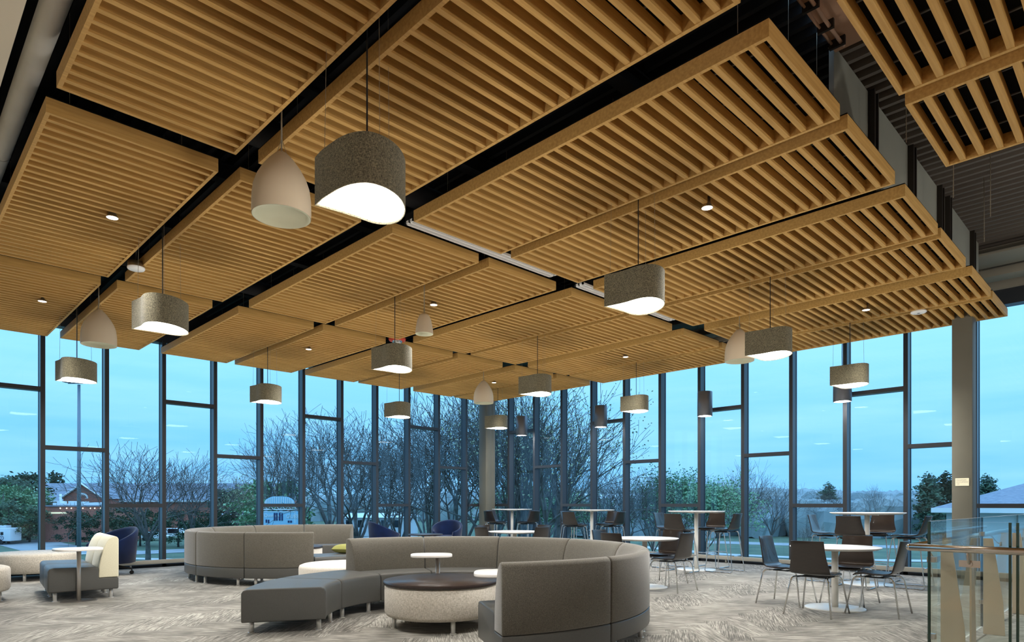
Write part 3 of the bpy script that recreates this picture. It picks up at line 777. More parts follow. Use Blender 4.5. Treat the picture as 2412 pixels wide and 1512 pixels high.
def stool_proto():
    t = thing('bar_stool', '', 'bar stool'); sz = .775
    add_shell(t, *shell(sz, .30, .34, .35, .42, .40))
    m = MB(); m.prism([(.185,-.18),(.195,0),(.185,.18),(-.12,.185),(-.12,-.185)], sz+.004, sz+.013); m.obj('seat_pad', SEATPAD, t, bevel=.005)
    h = sz-.030
    f = MB(); f.tube([(.14,-.15,h),(-.14,-.15,h)], .008, 8); f.tube([(.14,.15,h),(-.14,.15,h)], .008, 8); f.box((-.12,-.15,h-.018),(.12,.15,h+.008)); f.obj('under_frame', BLACKPL, t)
    for sx in (1, -1):
        for sy in (1, -1):
            c = (sx*.185, sy*.175, h-.04)
            pts = [(sx*.10, sy*.14, h)] + bez((sx*.15, sy*.16, h), (sx*.18, sy*.172, h), c) + [(sx*.262, sy*.245, .05)] + bez((sx*.262, sy*.245, .05), (sx*.272, sy*.252, .009), (sx*.235, sy*.252, .009), 4)[1:]
            MB().tube(pts, .0085, 9).obj('leg', CHROME, t)
    for sy in (1, -1): MB().tube([(.236,sy*.252,.009),(-.236,sy*.252,.009)], .0085, 8).obj('runner', CHROME, t)
    k = (h-.04-.30)/(h-.09); fx_ = .185+(.262-.185)*k; fy_ = .175+(.245-.175)*k
    MB().tube([(fx_,-fy_,.30),(fx_,fy_,.30)], .0085, 8).obj('footrest', CHROME, t)
    MB().tube([(-fx_,-fy_,.30),(-fx_,fy_,.30)], .0085, 8).obj('footrest', CHROME, t)
    return register(t)
LT = [(8.23, 2.81, 'nearest the glass balustrade', 'nearest'), (8.30, 5.55, 'half hidden by the near sofa ring', 'middle'), (8.57, 8.60, 'far one seen over the sofa back', 'farthest')]
BT = [(11.06, 3.30, 'closest to the grey column', 'first'), (11.20, 6.33, 'second from the grey column', 'second'), (11.95, 9.45, 'third from the grey column', 'third'), (12.0, 12.15, 'in the room corner', 'corner')]
ch = chair_proto(); used = [False]
def place(proto, flag, x, y, rz, lab, grp):
    if not flag[0]: proto.location = (x, y, 0); proto.rotation_euler = (0,0,rz); proto['label'] = lab; proto['group'] = grp; flag[0] = True
    else: dup(proto, (x, y, 0), rz, lab, grp)
sides = [((-.585, 0), 0, 'its back to the viewer'), ((-.05, .56), -PI/2, 'on its left'), ((-.06, -.49), PI/2, 'on its right'), ((.545, .01), PI, 'on its far side')]
for x, y, lab, nm_ in LT:
    rtable(x, y, .74, .50, .335, 'round white low table '+lab, 'round white low tables', 'cafe_table')
    for (dx, dy), rz, sd in sides:
        rz2 = rz + random.uniform(-.03,.03)
        place(ch, used, x+dx, y+dy, rz2, 'dark brown shell chair at the %s low table, %s' % (nm_, sd), 'dark shell chairs at the low tables')
st = stool_proto(); used2 = [False]
sides = [((-.60, 0), 0, 'its back to the viewer'), ((.0, .58), -PI/2, 'on its left'), ((.02, -.57), PI/2, 'on its right'), ((.60, .02), PI, 'against the glass')]
for x, y, lab, nm_ in BT:
    rtable(x, y, 1.118, .53, .36, 'tall round white bar table '+lab, 'tall round white bar tables', 'bar_table')
    for (dx, dy), rz, sd in sides:
        place(st, used2, x+dx, y+dy, rz+random.uniform(-.03,.03), 'dark shell bar stool at the %s bar table, %s' % (nm_, sd), 'dark shell bar stools')

# ---------------------------------------------------------------- sign on the column
def text_mesh(name, s, size, m, parent, loc, rot, ext=.001, align='LEFT'):
    c = bpy.data.curves.new(name, 'FONT'); c.body = s; c.size = size; c.extrude = ext; c.align_x = align
    o = bpy.data.objects.new(name+'_tmp', c); COL.objects.link(o)
    dg = bpy.context.evaluated_depsgraph_get(); me = bpy.data.meshes.new_from_object(o.evaluated_get(dg))
    bpy.data.objects.remove(o); me.materials.clear(); me.materials.append(m); me.name = name
    q = bpy.data.objects.new(name, me); COL.objects.link(q); q.parent = parent; q.location = loc; q.rotation_euler = rot; return q
t = thing('wall_sign', 'small cream occupancy sign on the grey column', 'sign', (11.95, 2.225, 1.53))
MB().box((-.008,-.088,0),(0,.088,.118)).obj('sign_plate', SIGNM, t)
for i, s_ in enumerate(('MAXIMUM', 'OCCUPANCY', '125')):
    text_mesh('lettering', s_, .028, SIGNT, t, (-.0085, .076, .080-.030*i), (PI/2, 0, -PI/2))

# ---------------------------------------------------------------- glass balustrade
bal = thing('glass_balustrade', 'glass balustrade with steel handrail around the stair opening', 'balustrade', (5.68, 1.27, 0))
def gpan(x0, y0, x1, y1, z0=.06, z1=1.12, th=.016):
    m = MB(); vx, vy = x1-x0, y1-y0; L_ = math.hypot(vx, vy); ux, uy = vx/L_, vy/L_; nx, ny = -uy*th/2, ux*th/2
    P = [(x0-nx,y0-ny),(x1-nx,y1-ny),(x1+nx,y1+ny),(x0+nx,y0+ny)]
    vs = [(a,b,z0) for a,b in P]+[(a,b,z1) for a,b in P]
    m.add(vs, [(0,1,5,4),(2,3,7,6)], 0); m.add(vs, [(1,2,6,5),(3,0,4,7)], 1); m.add(vs, [(4,5,6,7),(0,3,2,1)], 2)
    return m.obj('glass_panel', [GREENG, GREENEDGE, WHITETOP], bal)
gpan(0,-.012,0,-.50); gpan(0,-.53,0,-1.15)
for y_ in (-.004, -.494, -.536): MB().box((-.010,y_-.008,.06),(.010,y_+.008,1.119)).obj('glass_edge', GREENEDGE, bal)
for x_ in (1.998, 4.11): MB().box((x_-.008,-.009,.06),(x_+.008,.009,1.119)).obj('glass_edge', GREENEDGE, bal)
gpan(0.02,0,1.99,.0); gpan(2.01,0,4.1,.0); gpan(4.12,0,6.2,0)
gpan(4.2,-.62,6.2,-.62) if 0 else None
# handrail: two runs meeting outside the corner
r_ = MB(); hx, hy, hz = -.10, .10, .925
r_.tube([(5.9,hy,hz),(hx+.02,hy,hz)], .027, 16); r_.tube([(hx,hy+.0,hz),(hx,-1.15,hz)], .027, 16); r_.lathe([(0,-.027),(.019,-.019),(.027,0),(.019,.019),(0,.027)], 16, (hx,hy,hz), cap=False)
r_.tube([(hx+.03,hy,hz),(hx,hy,hz)], .027, 16); r_.obj('handrail', RAILM, bal)
for p in (-.26, -.66):
    b_ = MB(); b_.box((-.018,p-.065,.79),(-.009,p+.065,.84)); b_.tube([(-.014,p,.815),(-.05,p,.83),(hx,p,hz-.02)], .010, 10); b_.tube([(-.03,p,.815),(-.014,p,.815)], .02, 14); b_.lathe([(0,0),(.018,0),(.018,.012),(0,.012)], 16, (0,0,0), cap=False) if 0 else None
    b_.obj('rail_bracket', RAILM, bal)
for x_ in (.35, 1.6, 3.1, 4.6):
    b_ = MB(); b_.box((x_-.05,.008,.79),(x_+.05,.016,.835)); b_.tube([(x_,.014,.812),(x_,.05,.83),(x_,hy,hz-.02)], .008, 10); b_.obj('rail_bracket', RAILM, bal)
for x_ in (2.0, 4.11):
    for z_ in (.96, .30): MB().box((x_-.03,-.02,z_-.02),(x_+.03,.02,z_+.02)).obj('glass_clip', STEEL, bal)
for z_ in (.83, .25): MB().box((.0,-.04,z_-.02),(.05,.012,z_+.02)).obj('glass_clip', STEEL, bal)
def fin_y(x_, w0=.075, w1=.17, s=-1, yo=-.02, h=.92):     # plate perpendicular to the side glass
    P = [(yo,0),(yo,h),(yo+s*w0,h),(yo+s*w1*.92,.30),(yo+s*w1,0)]
    m = MB(); n_ = len(P); vs = [(x_-.006,a,b) for a,b in P]+[(x_+.006,a,b) for a,b in P]
    m.add(vs, [tuple(range(n_-1,-1,-1)), tuple(range(n_,2*n_))]+[(k,(k+1) % n_,n_+(k+1) % n_,n_+k) for k in range(n_)]); m.obj('support_fin', FINM, bal, fix=True)
def fin_x(y_, h=.92):
    P = [(.02,0),(.02,h),(.095,h),(.18,.30),(.19,0)]
    m = MB(); n_ = len(P); vs = [(a,y_-.006,b) for a,b in P]+[(a,y_+.006,b) for a,b in P]
    m.add(vs, [tuple(range(n_-1,-1,-1)), tuple(range(n_,2*n_))]+[(k,(k+1) % n_,n_+(k+1) % n_,n_+k) for k in range(n_)]); m.obj('support_fin', FINM, bal, fix=True)
for x_ in (.28, 1.95, 3.6, 5.2): fin_y(x_)
fin_x(-.26)
# second short balustrade across the stair
b2 = thing('stair_balustrade', 'glass guard and sloping steel rail at the top of the stair, right edge', 'balustrade', (5.68, .0, 0)); bal = b2
gpan(.35,.62,2.6,.62); gpan(2.62,.62,5.6,.62)
fin_y(1.35, s=1, yo=.64-.005); fin_y(3.4, s=1, yo=.64-.005)
MB().tube([(.35,.70,.925),(5.6,.70,.925)], .022, 14).obj('handrail', RAILM, b2)
MB().tube([(.95,.50,.86),(.95,.40,.80),(1.9,.36,.02)], .024, 14).obj('sloping_rail', RAILM, b2)
# ---------------------------------------------------------------- outdoors
GZ = -5.0
GRASS = noisy(mat('dusk_grass', (.05,.09,.04), .95), sRGB(62,84,66), sRGB(92,106,80), s=.25, detail=6)
ASPH = noisy(mat('asphalt', (.1,.1,.1), .8), sRGB(132,134,136), sRGB(150,152,154), s=.6)
PATHM = mat('concrete_path', sRGB(176,176,172), .9)
BARK = noisy(mat('bark', (.05,.045,.04), .95), sRGB(66,64,62), sRGB(104,100,96), s=3)
BARKL = noisy(mat('pale_bark', (.1,.09,.08), .95), sRGB(92,86,78), sRGB(128,120,108), s=3)
LEAFD = noisy(mat('evergreen_needles', (.02,.05,.02), .9), sRGB(44,68,54), sRGB(74,98,72), s=.8)
LEAFG = noisy(mat('spring_leaves', (.1,.2,.05), .9), sRGB(96,134,100), sRGB(136,170,128), s=.7)
LEAFB = noisy(mat('budding_twigs', (.1,.1,.07), .95), sRGB(118,124,96), sRGB(150,158,120), s=.6)
WOODSM = noisy(mat('distant_wood_painted_haze', (.07,.08,.07), 1), sRGB(120,134,138), sRGB(160,168,166), s=.12, detail=8)  # haze painted in: the woods' colour itself is paled to blue grey
BRICK = noisy(mat('red_brick', (.2,.07,.05), .9), sRGB(150,92,78), sRGB(172,110,94), s=6)
ROOFG = noisy(mat('grey_shingles', (.1,.1,.11), .9), sRGB(112,118,130), sRGB(136,142,152), scale=(1,1,4), s=6)
ROOFP = mat('pale_metal_roof', sRGB(196,204,210), .6)
TRIMW = mat('white_trim', sRGB(226,228,228), .6)
SIDING = mat('pale_siding', sRGB(190,196,200), .7)
CARW = mat('white_car_paint', (.75,.76,.78), .25, coat=.5)
CARD = mat('dark_car_glass', (.01,.012,.016), .08)
TYRE = mat('tyre_rubber', (.015,.015,.015), .8)
SCOREB = mat('scoreboard_paint', sRGB(150,196,220), .6)
SCORED = mat('scoreboard_digit_panel', sRGB(26,44,92), .5)
GALV = mat('galvanised_pole', sRGB(120,128,136), .5, .3)
BULB = mat('outdoor_bulb', (1,.9,.7), .4, emit=(1,.82,.5), es=5)
def out(name, label, cat, px, D, group=None, z=GZ):
    l = (px-CXP)/FOC*D; x, y = LD(l, D); t = thing(name, label, cat, (x, y, z), RROT, group); t['_l'] = l; return t
def L_(px, D, t): return (px-CXP)/FOC*D - t['_l']
def Z_(py, D): return EYE+(YH-py)/FOC*D - GZ

# ground seen from above through the low panes
m = MB(); n_ = 40; vs = []; fs = []
for i in range(n_+1):
    for j in range(n_+1):
        d_ = 16+(i/n_)**2*900; l_ = (j/n_*2-1)*(40+d_*1.1); hgt = GZ + max(0, d_-180)*.012
        x, y = LD(l_, d_); vs.append((x, y, hgt))
for i in range(n_):
    for j in range(n_): a = i*(n_+1)+j; fs.append((a, a+1, a+n_+2, a+n_+1))
m.add(vs, fs); o = m.obj('ground_lawn', GRASS); struct(o)
m = MB(); m.box((-20,-20,GZ-.4),(60,60,GZ-.05)); struct(m.obj('ground_near_lawn', GRASS))
def strip(name, pts, w, m_, z, lab):
    m = MB(); P = [Vector((*LD((px-CXP)/FOC*D, D), 0)) for px, D in pts]; vs = []; N = len(P)
    for i in range(N):
        t = (P[min(i+1, N-1)]-P[max(i-1, 0)]).normalized(); n = Vector((-t.y, t.x, 0))*w/2
        vs += [P[i]-n+Vector((0,0,z)), P[i]+n+Vector((0,0,z))]
    m.add(vs, [(2*i, 2*i+1, 2*i+3, 2*i+2) for i in range(N-1)]); struct(m.obj(name, m_))
strip('road_1', [(-500,96),(-100,96),(60,104),(240,122),(420,150)], 11, ASPH, GZ+.03, '')
strip('road_2', [(60,104),(140,88),(300,82),(520,90),(900,100),(1400,110)], 8, ASPH, GZ+.04, '')
strip('path_1', [(-60,80),(60,83),(200,80)], 2.2, PATHM, GZ+.05, '')
strip('path_2', [(290,74),(420,72),(700,76),(1200,70)], 2.0, PATHM, GZ+.06, '')
strip('path_3', [(1500,95),(1700,80),(2000,72),(2300,70)], 3.0, PATHM, GZ+.05, '')
strip('road_3', [(1400,120),(1700,105),(2000,96),(2400,90)], 7, ASPH, GZ+.03, '')

# brick hall with grey roof
D = 128; t = out('brick_building', 'long red brick building with grey pitched roof beyond the left glass', 'building', 300, D)
a, b = L_(62, D, t), L_(660, D, t); ez, rz_ = Z_(1178, D), Z_(1138, D+6)
MB().box((a, 0, 0), (b, 13, ez)).obj('wall', BRICK, t)
m = MB(); m.add([(a-.6,-.7,ez-.1),(b,-.7,ez-.1),(b,13.7,ez-.1),(a-.6,13.7,ez-.1),(a-.6,6.5,rz_),(b,6.5,rz_)], [(0,1,5,4),(2,3,4,5),(1,2,5),(3,0,4),(0,3,2,1)]); m.obj('roof', ROOFG, t)
m = MB(); m.tube([(a-.75,-.8,ez-.1),(a-.75,6.5,rz_+.1)], .16, 4); m.tube([(a-.75,13.8,ez-.1),(a-.75,6.5,rz_+.1)], .16, 4); m.box((a-.6,-.9,ez-.35),(b,-.6,ez-.05)); m.obj('white_trim', TRIMW, t)
# front gable
D2 = 122; gx = L_(195, D2, t); hw = 3.7; gz0, gz1 = Z_(1172, D2), Z_(1141, D2); y0 = D2-128
m = MB(); m.box((gx-hw, y0, 0), (gx+hw, 1, gz0)); m.add([(gx-hw,y0,gz0),(gx+hw,y0,gz0),(gx,y0,gz1)], [(0,1,2)]); m.obj('gable_wall', BRICK, t)
m = MB(); m.add([(gx-hw-.4,y0-.3,gz0-.2),(gx,y0-.3,gz1+.15),(gx,5,gz1+.15),(gx-hw-.4,5,gz0-.2),(gx+hw+.4,y0-.3,gz0-.2),(gx+hw+.4,5,gz0-.2)], [(0,1,2,3),(1,4,5,2)]); m.obj('gable_roof', ROOFG, t)
m = MB(); m.tube([(gx-hw-.4,y0-.4,gz0-.2),(gx,y0-.4,gz1+.1),(gx+hw+.4,y0-.4,gz0-.2)], .17, 4, smooth=False); m.obj('gable_trim', TRIMW, t)
m = MB(); vs = []; fs = []
for k in range(17):
    a_ = PI*k/16
    for rr in (.78, 1.08): vs.append((gx+rr*math.cos(a_), y0-.08, gz0-.15+rr*math.sin(a_)))
fs = [(2*k, 2*k+1, 2*k+3, 2*k+2) for k in range(16)]; m.add(vs, fs)
for k in range(9):
    a_ = PI*k/8; m.tube([(gx+.5*math.cos(a_), y0-.08, gz0-.15+.5*math.sin(a_)), (gx+.8*math.cos(a_), y0-.08, gz0-.15+.8*math.sin(a_))], .045, 4)
m.obj('arched_window', TRIMW, t)
# kitchen block with roof plant
D = 106; t = out('service_block', 'low flat brick block with white roof plant and string lights, left glass', 'building', 180, D)
a, b = L_(100, D, t), L_(262, D, t); h = Z_(1193, D)
MB().box((a, 0, 0), (b, 9, h)).obj('wall', BRICK, t); MB().box((a-.2,-.2,h),(b+.2,9.2,h+.22)).obj('parapet', ROOFG, t)
for px0, px1, py in ((109,117,1184),(119,126,1180),(128,141,1186),(146,150,1180),(152,160,1182),(162,180,1181),(196,214,1183)):
    MB().box((L_(px0,D,t), 1.5, h+.2), (L_(px1,D,t), 3.2, Z_(py, D))).obj('roof_unit', TRIMW, t)
MB().tube([(L_(122.5,D,t),2,h),(L_(122.5,D,t),2,Z_(1163,D))], .19, 10).obj('flue', TRIMW, t)
for px in (145, 160, 171, 198, 216, 226, 240): MB().lathe([(0,-.11),(.11,0),(0,.11)], 8, (L_(px,D,t), -.3, Z_(1197,D)), cap=False).obj('bulb', BULB, t)
MB().lathe([(0,-.2),(.22,0),(0,.2)], 10, (L_(108,D,t), -.4, Z_(1205,D)), cap=False).obj('wall_lamp', BULB, t)
MB().box((L_(112,D,t),-.06,Z_(1210,D)),(L_(158,D,t),0,Z_(1206,D))).obj('lit_window', mat('lit_window', (1,.8,.5), .5, emit=(1,.72,.42), es=.55), t)

# low pale roofed building and pale hall
def shed(name, lab, px0, px1, D, py_e, py_r, wallm, win=True, dep=10):
    t = out(name, lab, 'building', (px0+px1)/2, D); a, b = L_(px0, D, t), L_(px1, D, t); e_, r_ = Z_(py_e, D), Z_(py_r, D+dep/2)
    MB().box((a,0,0),(b,dep,e_)).obj('wall', wallm, t)
    m = MB(); m.add([(a-.4,-.5,e_),(b+.4,-.5,e_),(b+.4,dep+.5,e_),(a-.4,dep+.5,e_),(a-.4,dep/2,r_),(b+.4,dep/2,r_)], [(0,1,5,4),(2,3,4,5),(1,2,5),(3,0,4),(0,3,2,1)]); m.obj('roof', ROOFP, t)
    if win:
        k = a+.6
        while k < b-1: MB().box((k,-.05,e_-1.5),(k+.9,0,e_-.4)).obj('window', CARD, t); k += 1.8
    return t
shed('field_house', 'long low pale roofed building behind the navy tub chairs', 806, 962, 100, 1219, 1208, SIDING)
shed('pale_hall', 'large pale roofed hall seen through branches right of the corner', 1290, 1545, 140, 1186, 1163, SIDING, False, 30)
shed('flat_store', 'small brick store with pale roof left of the scoreboard', 505, 575, 104, 1212, 1206, BRICK, False)
# neighbour house at the right
D = 30; hx_, hy_ = LD((2229-CXP)/FOC*D, D)
t = thing('neighbour_house', 'pale house with dark shingle roof beside the grey column', 'building', (hx_, hy_, GZ)); e_ = Z_(1201, D)
MB().box((0,-24,0),(16,0,e_)).obj('wall', SIDING, t); MB().box((-.5,-24,e_-.12),(16,.5,e_+.10)).obj('eave', TRIMW, t)
m = MB(); r_ = e_+1.75; m.add([(-.45,-24,e_+.1),(16,-24,e_+.1),(16,.45,e_+.1),(-.45,.45,e_+.1),(6,-3.5,r_),(6,-24,r_)], [(0,3,4,5),(3,2,4),(2,1,5,4),(1,0,5)]); m.obj('roof', ROOFG, t)

# scoreboard
D = 62; t = out('scoreboard', 'pale blue field scoreboard with arched top behind the far sofa', 'scoreboard', 660, D)
a, b = L_(616, D, t), L_(701, D, t); MB().box((a,0,Z_(1252,D)),(b,.35,Z_(1204,D))).obj('board', SCOREB, t)
m = MB()
for px in (625, 660, 695): m.box((L_(px,D,t)-.12,.1,0),(L_(px,D,t)+.12,.34,Z_(1196,D)))
m.obj('posts', GALV, t)
m = MB(); zt, zb = Z_(1193,D), Z_(1200,D); m.tube([(a,.1,zt),(b-.2,.1,zt)], .06, 6); m.tube([(a,.1,zb),(b-.2,.1,zb)], .06, 6)
k = a
while k < b-.6: m.tube([(k,.1,zb),(k+.28,.1,zt),(k+.56,.1,zb)], .035, 4); k += .56
m.obj('truss', TRIMW, t)
vs = []; cxs = (L_(622,D,t)+L_(692,D,t))/2; wv = (L_(692,D,t)-L_(622,D,t))/2; zb = Z_(1187,D); zt = Z_(1168,D)-zb
P = [(cxs+wv*math.cos(PI*k/20), zb+zt*math.sin(PI*k/20)**.8) for k in range(21)]
m = MB(); n_ = len(P); vs = [(x,.05,z) for x,z in P]+[(x,.25,z) for x,z in P]; m.add(vs, [tuple(range(n_-1,-1,-1)), tuple(range(n_,2*n_))]+[(k,(k+1) % n_,n_+(k+1) % n_,n_+k) for k in range(n_)]); m.obj('arched_header', SCOREB, t, fix=True)
m = MB()
for k in range(2, 19):
    x, z = P[k]; m.box((x-.03,.0,zb+.05),(x+.03,.05,z-.06))
m.obj('header_slats', TRIMW, t)
for px0, px1, p0, p1 in ((645,648.8,1208,1226),(650.3,654,1208,1226),(657,661,1208,1226),(663,666.5,1209,1226),(625.8,629.2,1223.5,1231),(631,634.6,1224,1232),(678,682,1226,1231),(683.7,688,1226,1231)):
    MB().box((L_(px0,D,t),-.04,Z_(p1,D)),(L_(px1,D,t),0,Z_(p0,D))).obj('digit_panel', SCORED, t)
MB().box((L_(655.0,D,t),-.04,Z_(1214.5,D)),(L_(656.0,D,t),0,Z_(1213,D))).obj('colon_dot', TRIMW, t); MB().box((L_(655.0,D,t),-.04,Z_(1221,D)),(L_(656.0,D,t),0,Z_(1219.5,D))).obj('colon_dot', TRIMW, t)
text_mesh('lettering', 'GUEST', .50, TRIMW, t, (L_(674.5,D,t), -.03, Z_(1220.5,D)), (PI/2,0,0), .01)
text_mesh('lettering', 'Quakers', .42, TRIMW, t, (L_(622.5,D,t), -.03, Z_(1217.5,D)), (PI/2,0,0), .01)
m = MB(); m.box((a,-.03,Z_(1206,D)),(L_(696,D,t),0,Z_(1205,D))); m.box((L_(694.5,D,t),-.03,Z_(1232,D)),(L_(695.6,D,t),0,Z_(1205,D))); m.obj('border_line', TRIMW, t)

# field light mast
D = 78; t = out('field_light_mast', 'tall grey sports light mast beyond the left glass', 'light mast', 186, D)
MB().tube([(0,0,0),(0,0,Z_(906,D))], [.24,.16], 12).obj('mast', GALV, t)
MB().tube([(L_(160,D,t),0,Z_(903,D)),(L_(206,D,t),0,Z_(903,D))], .06, 6).obj('cross_arm', GALV, t)
for px in (156, 163, 172, 187, 203): MB().lathe([(0,-.1),(.42,.0),(.36,.22),(0,.34)], 14, (L_(px,D,t), 0, Z_(900,D)), cap=False).obj('flood_head', GALV, t)

# vehicles
def wheels(t, xs, y, r):
    for x in xs: MB().tube([(x,y,r),(x,y+.25,r)], r, 14).obj('wheel', TYRE, t)
D = 99; t = out('motorhome', 'white motorhome parked at the far left with a round emblem', 'motorhome', -10, D)
a, b = L_(-80, D, t), L_(24.5, D, t); MB().box((a,0,.55),(b,2.3,Z_(1243,D))).obj('body', CARW, t, bevel=.12); MB().box((L_(-30,D,t),.5,Z_(1243,D)),(L_(8,D,t),1.6,Z_(1237.5,D))).obj('roof_unit', CARW, t, bevel=.05)
for px0, px1, p0, p1 in ((1.2,7.8,1253,1260),(-30,-18,1252,1260)): MB().box((L_(px0,D,t),-.03,Z_(p1,D)),(L_(px1,D,t),0,Z_(p0,D))).obj('window', CARD, t)
m = MB(); vs = []
for k in range(25):
    for rr in (.26,.33): vs.append((L_(4,D,t)+rr*math.cos(2*PI*k/24), -.04, Z_(1267,D)+rr*math.sin(2*PI*k/24)))
m.add(vs, [(2*k,2*k+1,2*k+3,2*k+2) for k in range(24)]); m.obj('round_emblem', SCORED, t)
text_mesh('lettering', 'F', .40, SCORED, t, (L_(4,D,t), -.04, Z_(1267,D)-.14), (PI/2,0,0), .005, 'CENTER'); wheels(t, (a+1.1, b-1.6), -.05, .42)
def car(px, D, lab, w=4.4, h=1.5, suv=False):
    t = out('car', lab, 'car', px, D); P = [(-w/2,.35),(w/2,.35),(w/2,.75),(w/2-.15,.9),(w*.22,.98),(w*.08,h),(-w*.28,h),(-w*.40,1.0),(-w/2+.1,.92)]
    if suv: P = [(-w/2,.4),(w/2,.4),(w/2,.95),(w*.30,1.08),(w*.14,h),(-w*.44,h),(-w/2,1.1)]
    m = MB(); n_ = len(P); vs = [(x,0,z) for x,z in P]+[(x,1.75,z) for x,z in P]; m.add(vs, [tuple(range(n_-1,-1,-1)), tuple(range(n_,2*n_))]+[(k,(k+1) % n_,n_+(k+1) % n_,n_+k) for k in range(n_)]); m.obj('body', CARW, t, bevel=.08, fix=True)
    MB().box((-w*.34,-.02,1.0),(w*.10,0,h-.10)).obj('side_window', CARD, t); wheels(t, (-w*.32, w*.32), -.04, .34); return t
car(78, 124, 'white sport utility car on the road beyond the far left pane', 4.6, 1.9, True)
car(360, 110, 'white saloon car parked beyond the glass, left of the far sofa', 4.6)
car(415, 116, 'white car parked nearest the far sofa, behind the glass', 4.4, 1.9, True)

# trees
def tree_mesh(seed, H=10.0, spread=.55, levels=6, r0=.17, twig=.011, trunk=.24, lean=.0, leaf=0, leafsize=.12, leafmat=None, up=.12):
    rnd = random.Random(seed); m = MB(); tips = []
    def seg(p, d, L, r, lev):
        pts = [p]; rr = [r]; q = p; dd_ = d.copy(); ns = 3 if lev < 3 else 2
        for k in range(ns):
            dd_ = (dd_ + Vector((rnd.uniform(-1,1), rnd.uniform(-1,1), rnd.uniform(-.6,1)*up*3))*.16*(1 if lev else .35)).normalized()
            q = q + dd_*L/ns; pts.append(q); rr.append(max(twig*.8, r*(1-.42*(k+1)/ns)))
        m.tube(pts, rr, (7,6,5,4,3,3,3,3)[lev], caps=False)
        if lev >= levels-1:
            tips.append(q); tips.append(pts[1]); return
        nb = (5,4,4,3,3,2,2)[lev]
        for k in range(nb):
            a = 2*PI*(k+rnd.random()*.7)/nb; tilt = spread*(rnd.uniform(.6,1.25) if lev else rnd.uniform(.7,1.3))
            u = dd_.orthogonal().normalized(); v = dd_.cross(u)
            nd = (dd_*math.cos(tilt)+(u*math.cos(a)+v*math.sin(a))*math.sin(tilt)+Vector((0,0,up))).normalized()
            base = pts[-1] if (k % 2 == 0 or lev == 0) else pts[-2]
            if lev == 0: base = p + (q-p)*rnd.uniform(.75,1.0)
            seg(base, nd, L*(rnd.uniform(.60,.84) if lev else rnd.uniform(.9,1.2)), rr[-1]*(.72 if k else .85), lev+1)
        if lev == 0: seg(q, dd_, L*1.0, rr[-1]*.9, 1)
    seg(Vector((0,0,-.1)), Vector((lean,0,1)).normalized(), H*trunk, r0, 0)
    me = m.mesh('tree_branches', BARK); lf = None
    if leaf:
        b = MB()
        for p in tips:
            for _ in range(leaf):
                c = p+Vector((rnd.gauss(0,.25), rnd.gauss(0,.25), rnd.gauss(0,.25))); u = Vector((rnd.gauss(0,1),rnd.gauss(0,1),rnd.gauss(0,1))).normalized(); v = u.orthogonal().normalized(); s_ = leafsize*rnd.uniform(.6,1.3)
                b.add([c-u*s_, c+v*s_*.7, c+u*s_, c-v*s_*.7], [(0,1,2,3)])
        lf = b.mesh('tree_foliage', leafmat)
    return me, lf
def blob_tree(seed, H=10, R=3.0, n=2600, leafmat=None, cone=False):
    rnd = random.Random(seed); m = MB(); m.tube([(0,0,-.1),(0,0,H*.9)], [.25,.05], 7); tr = m.mesh('tree_trunk', BARK); b = MB()
    cl = []
    for k in range(60):
        if cone:
            z = H*(.08+.9*rnd.random()); r_ = R*(1-z/H)**.8*rnd.random()**.4
        else:
            z = H*(.15+.8*rnd.random()); r_ = R*math.sqrt(max(.02,1-((z/H-.55)/.5)**2))*rnd.random()**.4
        a = rnd.random()*2*PI; cl.append(Vector((r_*math.cos(a), r_*math.sin(a), z)))
    for k in range(n):
        c = rnd.choice(cl)+Vector((rnd.gauss(0,.45), rnd.gauss(0,.45), rnd.gauss(0,.30 if cone else .4))); u = Vector((rnd.gauss(0,1),rnd.gauss(0,1),rnd.gauss(0,.6))).normalized(); v = u.orthogonal().normalized(); s_ = rnd.uniform(.12,.30)
        b.add([c-u*s_, c+v*s_*.7, c+u*s_, c-v*s_*.7], [(0,1,2,3)])
    return tr, b.mesh('tree_foliage', leafmat)
TM = {'a': tree_mesh(3, spread=.58), 'b': tree_mesh(11, spread=.48, trunk=.28), 'c': tree_mesh(23, spread=.66, trunk=.2, lean=.1),
      'big': tree_mesh(31, H=12, spread=.46, levels=6, r0=.30, trunk=.24, leaf=1, leafsize=.05, leafmat=LEAFB), 'bud': tree_mesh(42, spread=.5, leaf=3, leafsize=.11, leafmat=LEAFG), 'bud2': tree_mesh(55, spread=.55, leaf=2, leafsize=.10, leafmat=LEAFB),
      'ever': blob_tree(5, 10, 3.2, 3400, LEAFD), 'con': blob_tree(6, 10, 2.4, 3000, LEAFD, True), 'bush': blob_tree(8, 10, 4.6, 3800, LEAFG), 'hedge': blob_tree(9, 10, 6.5, 4200, LEAFD)}
TOPH = {k: max(v.co.z for v in me[0].vertices) for k, me in TM.items()}
def tree(kind, px, py_top, D, lab, name=None, rot=None, grp='trees beyond the glass', wide=1.15, gz=GZ):
    H = EYE+(YH-py_top)/FOC*D-gz; s = H/TOPH[kind]; l = (px-CXP)/FOC*D; x, y = LD(l, D)
    nm_ = name or {'ever':'evergreen_tree','con':'conifer_tree','bush':'leafy_tree','hedge':'evergreen_shrub','bud':'budding_tree','bud2':'budding_tree'}.get(kind, 'bare_tree')
    t = thing(nm_, lab, 'tree', (x, y, gz), (px*.37) % 6.28 if rot is None else rot, grp); t.scale = (s*wide, s*wide, s)
    me, lf = TM[kind]
    o = bpy.data.objects.new('trunk_and_branches', me); COL.objects.link(o); o.parent = t
    if lf: q = bpy.data.objects.new('foliage', lf); COL.objects.link(q); q.parent = t
    return t
